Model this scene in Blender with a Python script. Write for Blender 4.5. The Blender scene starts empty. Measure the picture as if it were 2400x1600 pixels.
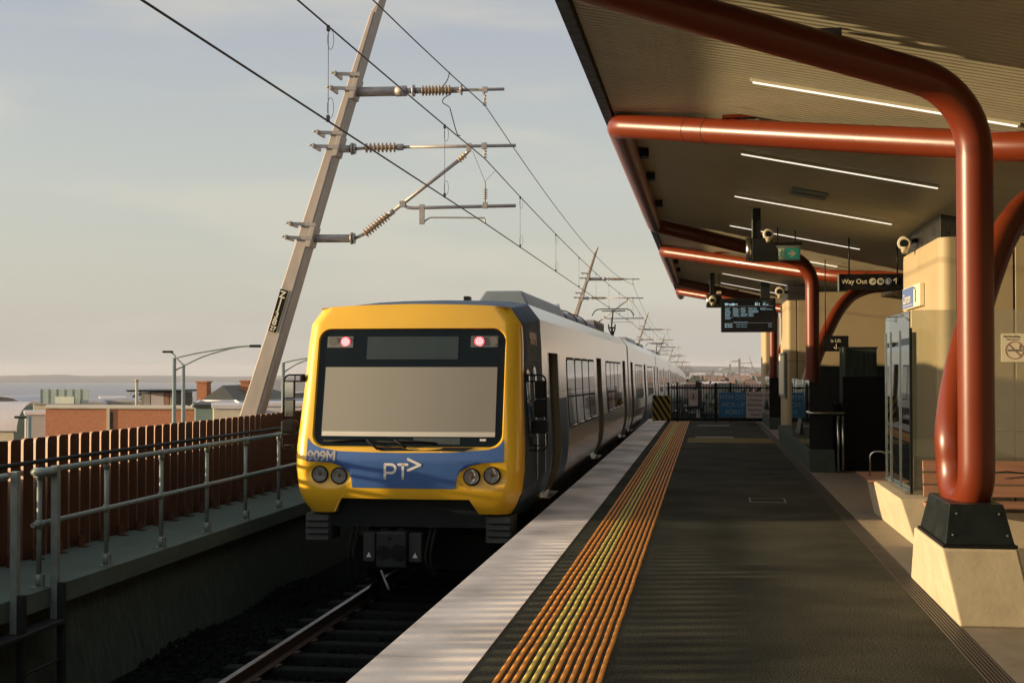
import bpy, bmesh, math, random
import numpy as np
from mathutils import Vector, Matrix
random.seed(7)
R = math.radians
sc = bpy.context.scene
# ------------------------------------------------------------------ camera
cam_d = bpy.data.cameras.new("camera"); cam = bpy.data.objects.new("camera", cam_d)
sc.collection.objects.link(cam); sc.camera = cam
cam_d.sensor_width = 36; cam_d.lens = 36*3150/2400; cam_d.clip_start = .1; cam_d.clip_end = 20000
YAW, PITCH = R(8.271), R(1.1276)
cam.location = (0, 0, 2.0)
cam.rotation_euler = (math.pi/2+PITCH, 0, YAW)
# ------------------------------------------------------------------ light
SUN_EL, SUN_AZ = R(8.2), R(-101)          # azimuth from +Y, clockwise
world = bpy.data.worlds.new("World"); sc.world = world; world.use_nodes = True
wn = world.node_tree; wn.nodes.clear(); N = wn.nodes.new; LK = wn.links.new
out = N('ShaderNodeOutputWorld')
sky = N('ShaderNodeTexSky'); sky.sky_type = 'NISHITA'; sky.sun_disc = False
sky.sun_elevation = SUN_EL; sky.sun_rotation = SUN_AZ
sky.dust_density = 2.5; sky.air_density = 1.0
bg1 = N('ShaderNodeBackground'); bg1.inputs[1].default_value = .08
LK(sky.outputs[0], bg1.inputs[0])
tc = N('ShaderNodeTexCoord'); sep = N('ShaderNodeSeparateXYZ'); LK(tc.outputs['Generated'], sep.inputs[0])
ramp = N('ShaderNodeValToRGB'); LK(sep.outputs['Z'], ramp.inputs[0])
cr = ramp.color_ramp
stops = [(0, (.53, .485, .43)), (.03, (.55, .515, .45)), (.07, (.56, .55, .472)), (.13, (.54, .558, .515)), (.19, (.485, .515, .515)),
         (.26, (.42, .452, .51)), (.5, (.48, .52, .59)), (1, (.46, .52, .61))]
while len(cr.elements) < len(stops): cr.elements.new(.5)
for e, (p, c) in zip(cr.elements, stops): e.position = p; e.color = (*c, 1)
# soft stretched clouds high up, thin bands lower down
mp = N('ShaderNodeMapping'); mp.inputs['Scale'].default_value = (1.2, 1.2, 6); LK(tc.outputs['Generated'], mp.inputs[0])
no = N('ShaderNodeTexNoise'); no.inputs['Scale'].default_value = 3.1; no.inputs['Detail'].default_value = 5; no.inputs['Roughness'].default_value = .5
LK(mp.outputs[0], no.inputs[0])
cl = N('ShaderNodeMapRange'); cl.inputs[1].default_value = .46; cl.inputs[2].default_value = .66; cl.inputs[4].default_value = .5
cl.interpolation_type = 'SMOOTHSTEP'
LK(no.outputs[0], cl.inputs[0])
mx = N('ShaderNodeMix'); mx.data_type = 'RGBA'; LK(cl.outputs[0], mx.inputs[0]); LK(ramp.outputs[0], mx.inputs[6])
mx.inputs[7].default_value = (.66, .62, .52, 1)
# the sky glows warmly round the low sun, behind and to the left of the camera
dt = N('ShaderNodeVectorMath'); dt.operation = 'DOT_PRODUCT'; LK(tc.outputs['Generated'], dt.inputs[0])
dt.inputs[1].default_value = (math.sin(SUN_AZ)*math.cos(SUN_EL), math.cos(SUN_AZ)*math.cos(SUN_EL), math.sin(SUN_EL))
mxm = N('ShaderNodeMath'); mxm.operation = 'MAXIMUM'; mxm.inputs[1].default_value = 0; LK(dt.outputs['Value'], mxm.inputs[0])
pw = N('ShaderNodeMath'); pw.operation = 'POWER'; pw.inputs[1].default_value = 5; LK(mxm.outputs[0], pw.inputs[0])
gl = N('ShaderNodeVectorMath'); gl.operation = 'SCALE'; gl.inputs[0].default_value = (1.7, 1.25, .8); LK(pw.outputs[0], gl.inputs[3])
ad = N('ShaderNodeVectorMath'); ad.operation = 'ADD'; LK(mx.outputs[2], ad.inputs[0]); LK(gl.outputs[0], ad.inputs[1])
bg2 = N('ShaderNodeBackground'); LK(ad.outputs[0], bg2.inputs[0]); bg2.inputs[1].default_value = .76
ms = N('ShaderNodeMixShader'); ms.inputs[0].default_value = .9
LK(bg1.outputs[0], ms.inputs[1]); LK(bg2.outputs[0], ms.inputs[2]); LK(ms.outputs[0], out.inputs[0])
sun_d = bpy.data.lights.new("sun", 'SUN'); sun_d.energy = 5.0; sun_d.angle = R(.8); sun_d.color = (1, .74, .44)
sun = bpy.data.objects.new("sun", sun_d); sc.collection.objects.link(sun)
to_sun = Vector((math.sin(SUN_AZ)*math.cos(SUN_EL), math.cos(SUN_AZ)*math.cos(SUN_EL), math.sin(SUN_EL)))
sun.rotation_euler = to_sun.to_track_quat('Z', 'Y').to_euler()
sc.view_settings.view_transform = 'Standard'; sc.view_settings.look = 'None'
sc.view_settings.exposure = .55; sc.view_settings.gamma = 1
sc.render.engine = 'CYCLES'
sc.cycles.max_bounces = 7; sc.cycles.diffuse_bounces = 3; sc.cycles.glossy_bounces = 3; sc.cycles.transparent_max_bounces = 12
sc.cycles.sample_clamp_indirect = 4; sc.cycles.caustics_reflective = False; sc.cycles.caustics_refractive = False
sc.cycles.use_denoising = True
# ------------------------------------------------------------------ materials
MATS = {}
def M(name, col, rough=.5, metal=0., var=.12, vs=3., bump=0., bs=40., coat=0., emit=None, es=0., stretch=None, alpha=None, spec=.5):
    m = bpy.data.materials.new(name); m.use_nodes = True; MATS[name] = m
    nt = m.node_tree; b = nt.nodes['Principled BSDF']; n = nt.nodes.new; l = nt.links.new
    b.inputs['Roughness'].default_value = rough; b.inputs['Metallic'].default_value = metal
    b.inputs['Specular IOR Level'].default_value = spec
    if coat: b.inputs['Coat Weight'].default_value = coat; b.inputs['Coat Roughness'].default_value = .06
    b.inputs['Base Color'].default_value = (*col, 1)
    tcn = n('ShaderNodeTexCoord'); src = tcn.outputs['Object']
    if stretch:
        mpn = n('ShaderNodeMapping'); mpn.inputs['Scale'].default_value = stretch; l(src, mpn.inputs[0]); src = mpn.outputs[0]
    if var:
        t = n('ShaderNodeTexNoise'); t.inputs['Scale'].default_value = vs; t.inputs['Detail'].default_value = 6; t.inputs['Roughness'].default_value = .65
        l(src, t.inputs[0])
        r = n('ShaderNodeMapRange'); r.inputs[1].default_value = .3; r.inputs[2].default_value = .7
        r.inputs[3].default_value = 1-var; r.inputs[4].default_value = 1+var; l(t.outputs[0], r.inputs[0])
        mxn = n('ShaderNodeVectorMath'); mxn.operation = 'SCALE'; mxn.inputs[0].default_value = col; l(r.outputs[0], mxn.inputs[3])
        l(mxn.outputs[0], b.inputs['Base Color'])
        r2 = n('ShaderNodeMapRange'); r2.inputs[1].default_value = .3; r2.inputs[2].default_value = .7
        r2.inputs[3].default_value = max(.02, rough*(1-var)); r2.inputs[4].default_value = min(1, rough*(1+var*1.5)); l(t.outputs[0], r2.inputs[0])
        l(r2.outputs[0], b.inputs['Roughness'])
    if bump:
        t2 = n('ShaderNodeTexNoise'); t2.inputs['Scale'].default_value = bs; t2.inputs['Detail'].default_value = 4; l(src, t2.inputs[0])
        bp = n('ShaderNodeBump'); bp.inputs['Strength'].default_value = bump; bp.inputs['Distance'].default_value = .02
        l(t2.outputs[0], bp.inputs['Height']); l(bp.outputs[0], b.inputs['Normal'])
    if emit: b.inputs['Emission Color'].default_value = (*emit, 1); b.inputs['Emission Strength'].default_value = es
    return m
def speck(m, col_a, col_b, scale, lo=.45, hi=.6):
    """fine two-tone aggregate over a material's colour"""
    nt = m.node_tree; b = nt.nodes['Principled BSDF']; n = nt.nodes.new; l = nt.links.new
    tcn = n('ShaderNodeTexCoord'); t = n('ShaderNodeTexNoise'); t.inputs['Scale'].default_value = scale; t.inputs['Detail'].default_value = 3
    l(tcn.outputs['Object'], t.inputs[0])
    t3 = n('ShaderNodeTexNoise'); t3.inputs['Scale'].default_value = .9; t3.inputs['Detail'].default_value = 5; l(tcn.outputs['Object'], t3.inputs[0])
    r = n('ShaderNodeMapRange'); r.inputs[1].default_value = lo; r.inputs[2].default_value = hi; l(t.outputs[0], r.inputs[0])
    mxn = n('ShaderNodeMix'); mxn.data_type = 'RGBA'; mxn.inputs[6].default_value = (*col_a, 1); mxn.inputs[7].default_value = (*col_b, 1); l(r.outputs[0], mxn.inputs[0])
    r3 = n('ShaderNodeMapRange'); r3.inputs[1].default_value = .3; r3.inputs[2].default_value = .7; r3.inputs[3].default_value = .62; r3.inputs[4].default_value = 1.45; l(t3.outputs[0], r3.inputs[0])
    v = n('ShaderNodeVectorMath'); v.operation = 'SCALE'; l(mxn.outputs[2], v.inputs[0]); l(r3.outputs[0], v.inputs[3])
    l(v.outputs[0], b.inputs['Base Color'])
    return m
def glass(name, tint, refl=1.0, base=.05, dust=0):
    m = bpy.data.materials.new(name); m.use_nodes = True; nt = m.node_tree; nt.nodes.clear(); n = nt.nodes.new; l = nt.links.new
    o = n('ShaderNodeOutputMaterial'); tr = n('ShaderNodeBsdfTransparent'); tr.inputs[0].default_value = (*tint, 1)
    g = n('ShaderNodeBsdfGlossy'); g.inputs['Roughness'].default_value = .015; g.inputs[0].default_value = (.9, .95, .92, 1)
    f = n('ShaderNodeFresnel'); f.inputs[0].default_value = 1.5; a = n('ShaderNodeMath'); a.operation = 'MULTIPLY_ADD'
    a.inputs[1].default_value = refl; a.inputs[2].default_value = base; l(f.outputs[0], a.inputs[0])
    if dust:      # film of dust on the pane
        df = n('ShaderNodeBsdfDiffuse'); df.inputs[0].default_value = (.75, .72, .62, 1); m2 = n('ShaderNodeMixShader'); m2.inputs[0].default_value = dust
        l(tr.outputs[0], m2.inputs[1]); l(df.outputs[0], m2.inputs[2]); tr = m2
    mi = n('ShaderNodeMixShader'); l(a.outputs[0], mi.inputs[0]); l(tr.outputs[0], mi.inputs[1]); l(g.outputs[0], mi.inputs[2]); l(mi.outputs[0], o.inputs[0])
    MATS[name] = m; return m
asph = speck(M('asphalt', (.05, .05, .045), .9, bump=.9, bs=160, var=0, spec=0.12), (.020, .024, .017), (.145, .138, .098), 85, .44, .66)
coping = speck(M('white_coping', (.62, .57, .53), .7, bump=.15, bs=200, var=0), (.80, .71, .61), (.90, .81, .70), 110)
paving = M('grey_paving', (.25, .215, .165), .7, var=.14, vs=5, bump=.1, bs=90, spec=0.25)
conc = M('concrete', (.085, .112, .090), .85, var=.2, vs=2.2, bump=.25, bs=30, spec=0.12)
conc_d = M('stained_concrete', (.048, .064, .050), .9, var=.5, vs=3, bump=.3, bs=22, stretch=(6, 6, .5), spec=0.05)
conc_w = M('cream_concrete', (.50, .43, .29), .8, var=.12, vs=4, bump=.07, bs=24)
cream = M('cream_paint', (.43, .345, .20), .6, var=.05, vs=1.6, bump=.05, bs=60)
red = M('red_tube_paint', (.155, .025, .006), .34, var=.06, vs=2, coat=.08)
soff = M('soffit_sheet', (.52, .495, .345), .34, metal=.1, var=.08, vs=2, spec=0.5)
dark = M('dark_steel', (.022, .025, .025), .42, var=.25, vs=8, spec=0.2)
black = M('black_paint', (.012, .013, .013), .4, var=.2, spec=0.15)
rubber = M('black_rubber', (.012, .012, .012), .65, var=.2, spec=0.15)
galv = M('galvanised_steel', (.21, .25, .225), .5, metal=.35, var=.18, vs=9)
mastm = M('galvanised_mast', (.42, .37, .32), .6, metal=.2, var=.14, vs=4, stretch=(1, 1, .35))
steelp = M('dull_pipe', (.36, .33, .31), .5, metal=.4, var=.15, vs=9)
insul = M('insulator_ceramic', (.42, .29, .17), .35, var=.15, vs=9)
stain = M('stainless', (.6, .6, .58), .22, metal=1, var=.08, vs=14)
wirem = M('copper_wire', (.03, .03, .032), .5, metal=.3, var=0)
fencee = M('sunlit_board_edge', (.48, .28, .17), .5, var=.12)  # sunlight put into the colour: end faces far paler than the boards
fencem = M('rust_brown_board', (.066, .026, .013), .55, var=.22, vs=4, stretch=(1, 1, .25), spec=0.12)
yellow = M('yellow_paint', (.86, .50, .025), .3, var=.05, vs=1.5, coat=.5)
blue = M('blue_vinyl', (.05, .13, .36), .33, var=.05, coat=.3)
navy = M('dark_blue_paint', (.020, .055, .105), .5, var=.15, spec=.22)
white_t = M('white_vinyl', (.8, .78, .74), .5, var=0)
silver = M('brushed_body', (.84, .79, .77), .20, metal=.85, var=.10, vs=3, stretch=(.6, 5, .35))
glassd = M('dark_window', (.010, .013, .014), .04, var=0, spec=.9)
olive = M('door_edge', (.22, .21, .13), .5, var=.1)
blindm = M('roller_blind', (.27, .262, .225), .8, var=.02, vs=.7)
blindb = M('blind_bar', (.62, .60, .53), .6, var=.05)
under = M('underframe_black', (.012, .014, .014), .6, var=.3, spec=0.08)
bufm = M('grey_buffer', (.05, .058, .055), .6, var=.2, spec=0.12)
roofm = M('roof_grey', (.30, .29, .30), .5, var=.15)
lampred = M('red_marker_light', (.9, .1, .1), .4, emit=(1, .10, .13), es=1.1, var=0)
lampcore = M('marker_light_leds', (1, .6, .6), .4, emit=(1, .50, .52), es=.95, var=0)
lampoff = M('marker_lens', (.16, .16, .14), .3, var=.2)
tubelight = M('strip_diffuser', (.9, .9, .85), .4, emit=(1, .93, .8), es=.72, var=0)
orange_t = M('orange_tactile', (.86, .33, .028), .6, var=.18, vs=18, bump=.15, bs=80)
yellow_t = M('yellow_tactile', (.80, .60, .10), .6, var=.18, vs=18, bump=.15, bs=80)
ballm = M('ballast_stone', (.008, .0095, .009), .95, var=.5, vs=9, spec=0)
railm = M('rail_steel', (.10, .075, .06), .5, metal=.6, var=.3, spec=0.2)
railtop = M('rail_head', (.45, .43, .42), .22, metal=1, var=.1)
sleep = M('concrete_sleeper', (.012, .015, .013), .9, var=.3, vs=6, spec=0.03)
timber = M('timber_slat', (.30, .155, .095), .55, var=.2, vs=5, stretch=(.5, 3, 6))
signblk = M('sign_black', (.012, .012, .012), .35, var=0, spec=0.12)
signblue = M('sign_blue', (.03, .16, .32), .4, var=.05)
signlblue = M('station_blue', (.10, .17, .42), .4, var=0)
signcream = M('sign_cream', (.80, .74, .55), .5, var=0)
signgreen = M('sign_green', (.02, .16, .10), .4, var=0, emit=(.02, .2, .12), es=.25)
screenm = M('screen_black', (.006, .008, .012), .15, var=0)
scrtext = M('screen_text', (.3, .5, .6), .5, emit=(.42, .66, .78), es=.6, var=0)
scrdim = M('screen_dim_text', (.2, .3, .4), .5, emit=(.16, .32, .40), es=.5, var=0)
scrline = M('screen_rule', (.2, .2, .2), .5, emit=(.22, .24, .26), es=.35, var=0)
camwhite = M('camera_housing', (.60, .55, .42), .4, var=.05)
brickm = M('orange_brick', (.42, .16, .075), .85, var=.1, vs=4)
roofwhite = M('pale_metal_roof', (.50, .46, .46), .5, var=.08, vs=1)
rooftile = M('dark_roof_tile', (.07, .065, .045), .8, var=.25, vs=5)
wallbeige = M('beige_render', (.48, .42, .31), .8, var=.12, vs=1)
wallgrey = M('grey_render', (.30, .30, .29), .8, var=.12, vs=1)
tealm = M('teal_wall_and_shade', (.10, .16, .15), .7, var=.1)  # teal gable walls, and the shadow wedge painted by the chimneyed house
gscreen = M('pale_green_glass', (.36, .42, .38), .25, var=.08, vs=1)
gbright = M('bright_panel', (.62, .65, .52), .4, var=.05)
leafm = M('foliage', (.07, .075, .04), .8, var=.5, vs=1.2)
barkm = M('bark', (.10, .08, .06), .9, var=.3)
groundm = M('ground_soil', (.10, .095, .075), .95, var=.35, vs=.03)
seam = M('sea_water', (.15, .15, .18), .35, var=.12, vs=.05, bump=.5, bs=.12, stretch=(1, .25, 1))
hillm = M('far_land', (.16, .15, .14), .95, var=.2, vs=.004)
skinm = M('skin', (.45, .26, .18), .6, var=.05)
coatm = M('dark_coat', (.015, .015, .016), .8, var=.2)
trous = M('pale_trousers', (.45, .45, .42), .8, var=.1)
hazard_y = M('hazard_yellow', (.42, .29, .02), .5, var=.1)
glass_s = glass('screen_glass', (.93, .95, .90), 1.0, .10, .16)
glass_side = glass('side_screen_glass', (.62, .70, .66), 1.1, .10)
glass_b = glass('balustrade_glass', (.55, .66, .64), 1.2, .08)
# fence boards: tiny brick courses on the brick wall
def brick_nodes(m, a, b_, mort, sc_):
    nt = m.node_tree; b = nt.nodes['Principled BSDF']; n = nt.nodes.new; l = nt.links.new
    t = n('ShaderNodeTexBrick'); t.inputs['Color1'].default_value = (*a, 1); t.inputs['Color2'].default_value = (*b_, 1); t.inputs['Mortar'].default_value = (*mort, 1)
    t.inputs['Scale'].default_value = sc_; t.inputs['Mortar Size'].default_value = .012
    tcn = n('ShaderNodeTexCoord'); mpn = n('ShaderNodeMapping'); mpn.inputs['Rotation'].default_value = (R(90), 0, 0)
    l(tcn.outputs['Object'], mpn.inputs[0]); l(mpn.outputs[0], t.inputs[0]); l(t.outputs[0], b.inputs['Base Color'])
brick_nodes(brickm, (.46, .17, .07), (.36, .125, .055), (.33, .22, .14), 4.)
# ------------------------------------------------------------------ helpers
def tag(o, label=None, cat=None, group=None, kind=None):
    if label: o['label'] = label
    if cat: o['category'] = cat
    if group: o['group'] = group
    if kind: o['kind'] = kind
    return o
def thing(name, label, cat, loc=(0, 0, 0), group=None):
    o = bpy.data.objects.new(name, None); sc.collection.objects.link(o); o.location = loc; o.empty_display_size = .2
    return tag(o, label, cat, group)
def origin_of(o):
    v = Vector((0, 0, 0))
    while o is not None: v += o.location; o = o.parent
    return v
class MB:
    def __init__(s): s.v = []; s.f = []; s.mi = []; s.cur = 0; s.sm = []; s.smooth = False
    def add(s, vs, fs):
        b = len(s.v); s.v += [tuple(p) for p in vs]
        for f in fs: s.f.append([b+i for i in f]); s.mi.append(s.cur); s.sm.append(s.smooth)
    def box(s, x0, x1, y0, y1, z0, z1):
        x0, x1 = min(x0, x1), max(x0, x1); y0, y1 = min(y0, y1), max(y0, y1); z0, z1 = min(z0, z1), max(z0, z1)
        s.add([(x0, y0, z0), (x1, y0, z0), (x1, y1, z0), (x0, y1, z0), (x0, y0, z1), (x1, y0, z1), (x1, y1, z1), (x0, y1, z1)],
              [(0, 3, 2, 1), (4, 5, 6, 7), (0, 1, 5, 4), (1, 2, 6, 5), (2, 3, 7, 6), (3, 0, 4, 7)]); return s
    def hexa(s, lo, hi):
        """8-corner solid: four bottom and four top corners, counter-clockwise seen from above"""
        s.add(list(lo)+list(hi), [(0, 3, 2, 1), (4, 5, 6, 7), (0, 1, 5, 4), (1, 2, 6, 5), (2, 3, 7, 6), (3, 0, 4, 7)]); return s
    def tube(s, path, r, n=10, cap=True, rads=None):
        path = [Vector(p) for p in path]; m = len(path); old = s.smooth; s.smooth = True
        t = (path[1]-path[0]).normalized(); up = Vector((0, 0, 1)) if abs(t.z) < .9 else Vector((1, 0, 0))
        a = t.cross(up).normalized(); vs = []
        for i, p in enumerate(path):
            if i == 0: t2 = path[1]-path[0]
            elif i == m-1: t2 = path[-1]-path[-2]
            else: t2 = (path[i+1]-p).normalized()+(p-path[i-1]).normalized()
            t2 = t2.normalized(); a = (a-t2*a.dot(t2)).normalized(); b = t2.cross(a); rr = rads[i] if rads else r
            for k in range(n):
                an = 2*math.pi*k/n; vs.append(p+a*math.cos(an)*rr+b*math.sin(an)*rr)
        fs = [(i*n+k, i*n+(k+1) % n, (i+1)*n+(k+1) % n, (i+1)*n+k) for i in range(m-1) for k in range(n)]
        s.add(vs, fs); s.smooth = False; b0 = len(s.v)-m*n
        if cap: s.f.append([b0+k for k in range(n)][::-1]); s.f.append([b0+(m-1)*n+k for k in range(n)]); s.mi += [s.cur]*2; s.sm += [False]*2
        s.smooth = old; return s
    def prism(s, poly, axis, a0, a1):
        """2D polygon extruded along an axis; poly in the other two axes (x<y<z order)"""
        def P(u, v, w): return {'x': (w, u, v), 'y': (u, w, v), 'z': (u, v, w)}[axis]
        n = len(poly)
        s.add([P(u, v, a0) for u, v in poly]+[P(u, v, a1) for u, v in poly],
              [tuple(range(n))[::-1], tuple(range(n, 2*n))]+[(i, (i+1) % n, n+(i+1) % n, n+i) for i in range(n)]); return s
    def ring(s, a, b, close=False):
        """strip between two equal point lists"""
        n = len(a); s.add(list(a)+list(b), [(i, (i+1) % n, n+(i+1) % n, n+i) for i in range(n if close else n-1)]); return s
    def cyl(s, c, axis, r, h, n=16):
        c = Vector(c); d = {'x': Vector((1, 0, 0)), 'y': Vector((0, 1, 0)), 'z': Vector((0, 0, 1))}[axis]
        return s.tube([c-d*h/2, c+d*h/2], r, n)
    def build(s, name, mat, parent=None, fixn=True):
        o0 = origin_of(parent) if parent else Vector((0, 0, 0))
        me = bpy.data.meshes.new(name); me.from_pydata([(x-o0.x, y-o0.y, z-o0.z) for x, y, z in s.v], [], s.f)
        for m_ in (mat if isinstance(mat, (list, tuple)) else [mat]): me.materials.append(m_)
        me.polygons.foreach_set('material_index', s.mi); me.polygons.foreach_set('use_smooth', s.sm)
        if fixn:
            bm = bmesh.new(); bm.from_mesh(me); bmesh.ops.recalc_face_normals(bm, faces=bm.faces); bm.to_mesh(me); bm.free()
        me.update(); o = bpy.data.objects.new(name, me); sc.collection.objects.link(o)
        if parent: o.parent = parent
        return o
def box(name, mat, parent, *a): return MB().box(*a).build(name, mat, parent)
def bevel(o, w=.01, seg=2):
    m = o.modifiers.new('bevel', 'BEVEL'); m.width = w; m.segments = seg; m.limit_method = 'ANGLE'; m.angle_limit = R(40); return o
def kids(o): return list(o.children)
def copy_tree(o, parent=None):
    c = o.copy(); sc.collection.objects.link(c); c.parent = parent
    for ch in kids(o): copy_tree(ch, c)
    return c
def fillet(pts, rad, n=8):
    pts = [Vector(p) for p in pts]; res = [pts[0]]
    for i in range(1, len(pts)-1):
        p0, p, p1 = pts[i-1], pts[i], pts[i+1]; r = rad[i-1] if isinstance(rad, (list, tuple)) else rad
        a = (p0-p).normalized(); b = (p1-p).normalized(); ang = a.angle(b)
        tl = min(r/math.tan(ang/2), .49*(p0-p).length if i > 1 else .98*(p0-p).length, .49*(p1-p).length if i < len(pts)-2 else .98*(p1-p).length); rr = tl*math.tan(ang/2)
        c = p+(a+b).normalized()*(rr/math.sin(ang/2)); s_ = p+a*tl; e = p+b*tl
        v0 = s_-c; v1 = e-c; w = v0.angle(v1)
        for k in range(n+1):
            t = k/n; res.append(c+(v0*math.sin((1-t)*w)+v1*math.sin(t*w))/max(math.sin(w), 1e-6))
    res.append(pts[-1]); return res
def crom(pts, n=8):
    P = [Vector(p) for p in pts]; P = [P[0]*2-P[1]]+P+[P[-1]*2-P[-2]]; o = []
    for i in range(1, len(P)-2):
        for k in range(n):
            t = k/n; a, b, c, d = P[i-1], P[i], P[i+1], P[i+2]
            o.append(.5*((2*b)+(c-a)*t+(2*a-5*b+4*c-d)*t*t+(3*b-a-3*c+d)*t**3))
    o.append(P[-2]); return o
def text(name, s, size, loc, mat, parent, u=(1, 0, 0), v=(0, 0, 1), ext=.002, align='LEFT', sx=1., off=0., space=1., bold=0.):
    """lettering as a mesh: u is the reading direction, v is up"""
    cu = bpy.data.curves.new('t', 'FONT'); cu.body = s; cu.size = size; cu.extrude = ext; cu.align_x = align; cu.offset = off; cu.space_character = space
    to = bpy.data.objects.new('t', cu); sc.collection.objects.link(to)
    bpy.context.view_layer.update()
    me = bpy.data.meshes.new_from_object(to.evaluated_get(bpy.context.evaluated_depsgraph_get()))
    bpy.data.objects.remove(to); bpy.data.curves.remove(cu)
    U = Vector(u).normalized(); V = Vector(v).normalized(); W = U.cross(V)
    o0 = origin_of(parent) if parent else Vector((0, 0, 0)); L = Vector(loc)-o0
    for ve in me.vertices: ve.co = L+U*ve.co.x*sx+V*ve.co.y+W*ve.co.z
    if bold:
        bm = bmesh.new(); bm.from_mesh(me)
        for k, (bx_, by_) in enumerate(((-bold, 0), (bold, 0), (0, bold), (0, -bold))):
            b2 = me.copy()
            for ve in b2.vertices: ve.co += U*bx_+V*by_+W*(.0004*(k+1))
            bm.from_mesh(b2); bpy.data.meshes.remove(b2)
        bm.to_mesh(me); bm.free()
    me.materials.clear(); me.materials.append(mat); me.name = name
    o = bpy.data.objects.new(name, me); sc.collection.objects.link(o)
    if parent: o.parent = parent
    return o
def dip(y):
    """the line falls away gently beyond the station"""
    if y < 20: return 0.
    if y < 160: return 8.5e-5*(y-20)**2
    return 1.67+.016*(y-160)
FWD = Vector((-math.sin(YAW), math.cos(YAW)))
def gz(x, y): return -.0083*max(0, FWD.x*x+FWD.y*y)     # land and sea lie level while the railway is on a grade
TX = -3.925                                           # track centre
# ------------------------------------------------------------------ land, sea, far shore
def sheet(name, mat, x0, x1, y0, y1, z, kind='structure', n=24):
    mb = MB(); xs = np.linspace(x0, x1, n); ys = np.linspace(y0, y1, n)
    mb.add([(x, y, z+gz(x, y)) for y in ys for x in xs], [(j*n+i, j*n+i+1, (j+1)*n+i+1, (j+1)*n+i) for j in range(n-1) for i in range(n-1)])
    return tag(mb.build(name, mat, fixn=False), kind=kind)
sheet('ground', groundm, -9000, 9000, -600, 11000, -9.5)
sheet('sea', seam, -5200, -172, -600, 4400, -9.1)
# far shore: a long low ridge with bumps, with real depth
mb = MB(); pts = []
rr = random.Random(3)
na = 140
for j in range(na+1):
    a = R(-42+60*j/na)                                   # bearing from +Y, clockwise
    d0 = 4250; dx, dy = math.sin(a), math.cos(a)
    h = 19+2.2*math.sin(j*.21)+1.6*math.sin(j*.57+1)+rr.uniform(-1.2, 1.8)+(8 if j > 100 else 0)*(j-100)/40
    for (d, hh) in ((d0, 0), (d0+60, h*.45), (d0+260, h), (d0+900, h+4), (d0+1600, 0)):
        x, y = dx*d, dy*d; pts.append((x, y, -9+gz(x, y)+hh))
mb.smooth = True
mb.add(pts, [(j*5+i, j*5+i+1, (j+1)*5+i+1, (j+1)*5+i) for j in range(na) for i in range(4)])
tag(mb.build('far_hills', hillm), kind='structure')
# ------------------------------------------------------------------ platform
D1 = 53.
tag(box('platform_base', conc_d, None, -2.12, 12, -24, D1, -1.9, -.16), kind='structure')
tag(box('platform_slab', conc, None, -2.2, 12, -24, D1, -.158, -.022), kind='structure')
tag(box('platform_asphalt', asph, None, -1.543, 1.758, -24, D1, -.02, 0), kind='structure')
mb = MB()
for i in range(-9, 32):                                 # coping units with fine joints
    y0 = -8+i*1.905
    mb.box(-2.275, -1.547, y0+.004, y0+1.901, -.12, .006)
tag(mb.build('platform_edge_coping', coping), kind='structure')
mb = MB()
ys = np.arange(-24, D1, .9)
for y0 in ys:
    for k in range(9): mb.box(1.942+k*.9, 1.942+k*.9+.894, y0, min(D1, y0+.894), -.02, .002)
tag(mb.build('platform_paving', paving), kind='structure')
# grooved drain along the asphalt
dr = thing('slot_drain', 'dark ribbed strip drain running along the right edge of the asphalt', 'drain', (1.85, 20, 0))
MB().box(1.76, 1.94, -8, D1, -.02, -.014).build('channel', dark, dr)
mb = MB()
for k in range(7): mb.box(1.763+k*.026, 1.763+k*.026+.012, -8, D1, -.014, .003)
mb.build('grating', M('drain_bars', (.10, .085, .07), .5, metal=.3), dr)
# tactile strip
tp = thing('tactile_paving', 'band of ribbed orange and yellow tactile strips along the platform edge', 'tactile paving', (-1.0, 20, 0))
for k in range(12):
    xc = -1.345+k*.0595; mb = MB(); mb.smooth = True
    prof = [(-.0175, 0), (-.0165, .006), (-.008, .010), (.008, .010), (.0165, .006), (.0175, 0)]
    yv = []; y = -2.
    while y < D1: yv.append(y); y += (.0125 if y < 14 else (.05 if y < 22 else .6))
    vs = []; wob = random.uniform(0, 6)
    for i, y in enumerate(yv):
        rib = (1.0 if i % 2 else .62) if y < 14 else .9
        w = .0016*math.sin(y*5.2+wob*.1)+.0006*math.sin(y*11+wob)
        for (a, h) in prof: vs.append((xc+a*(.86+.14*rib)+w, y, .0005+h*rib))
    n6 = 6
    mb.add(vs, [(i*n6+j, i*n6+j+1, (i+1)*n6+j+1, (i+1)*n6+j) for i in range(len(yv)-1) for j in range(5)])
    mb.build('tactile_strip', yellow_t if 3 <= k <= 5 else orange_t, tp, fixn=False)
tw = thing('guidance_strip', 'dull yellow guidance strip crossing the far asphalt to the right', 'tactile paving', (.8, 37.5, 0))
for k in range(8): box('guide_bar', hazard_y, tw, -.55, 1.75, 36.5+k*.3, 36.5+k*.3+.07, .001, .006)
t = thing('service_cover', 'flush metal access cover set in the asphalt near the shadow line', 'access cover', (.88, 20.7, 0))
box('cover_plate', asph, t, .64, 1.14, 20.38, 21.0, .001, .004)
MB().box(.62, .64, 20.36, 21.02, .001, .007).box(1.14, 1.16, 20.36, 21.02, .001, .007).box(.64, 1.14, 20.36, 20.38, .001, .007).box(.64, 1.14, 21.0, 21.02, .001, .007).build('cover_frame', galv, t)
for y0, lab in ((38.9, 'pale floor plate in the far asphalt just beyond the guidance strip'), (46.9, 'pale floor plate in the asphalt nearest the end gate')):
    tag(bevel(box('floor_plate', paving, None, -.35, .75, y0, y0+.75, .001, .006), .002), lab, 'floor plate', 'pale plates set in the far asphalt')
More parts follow.
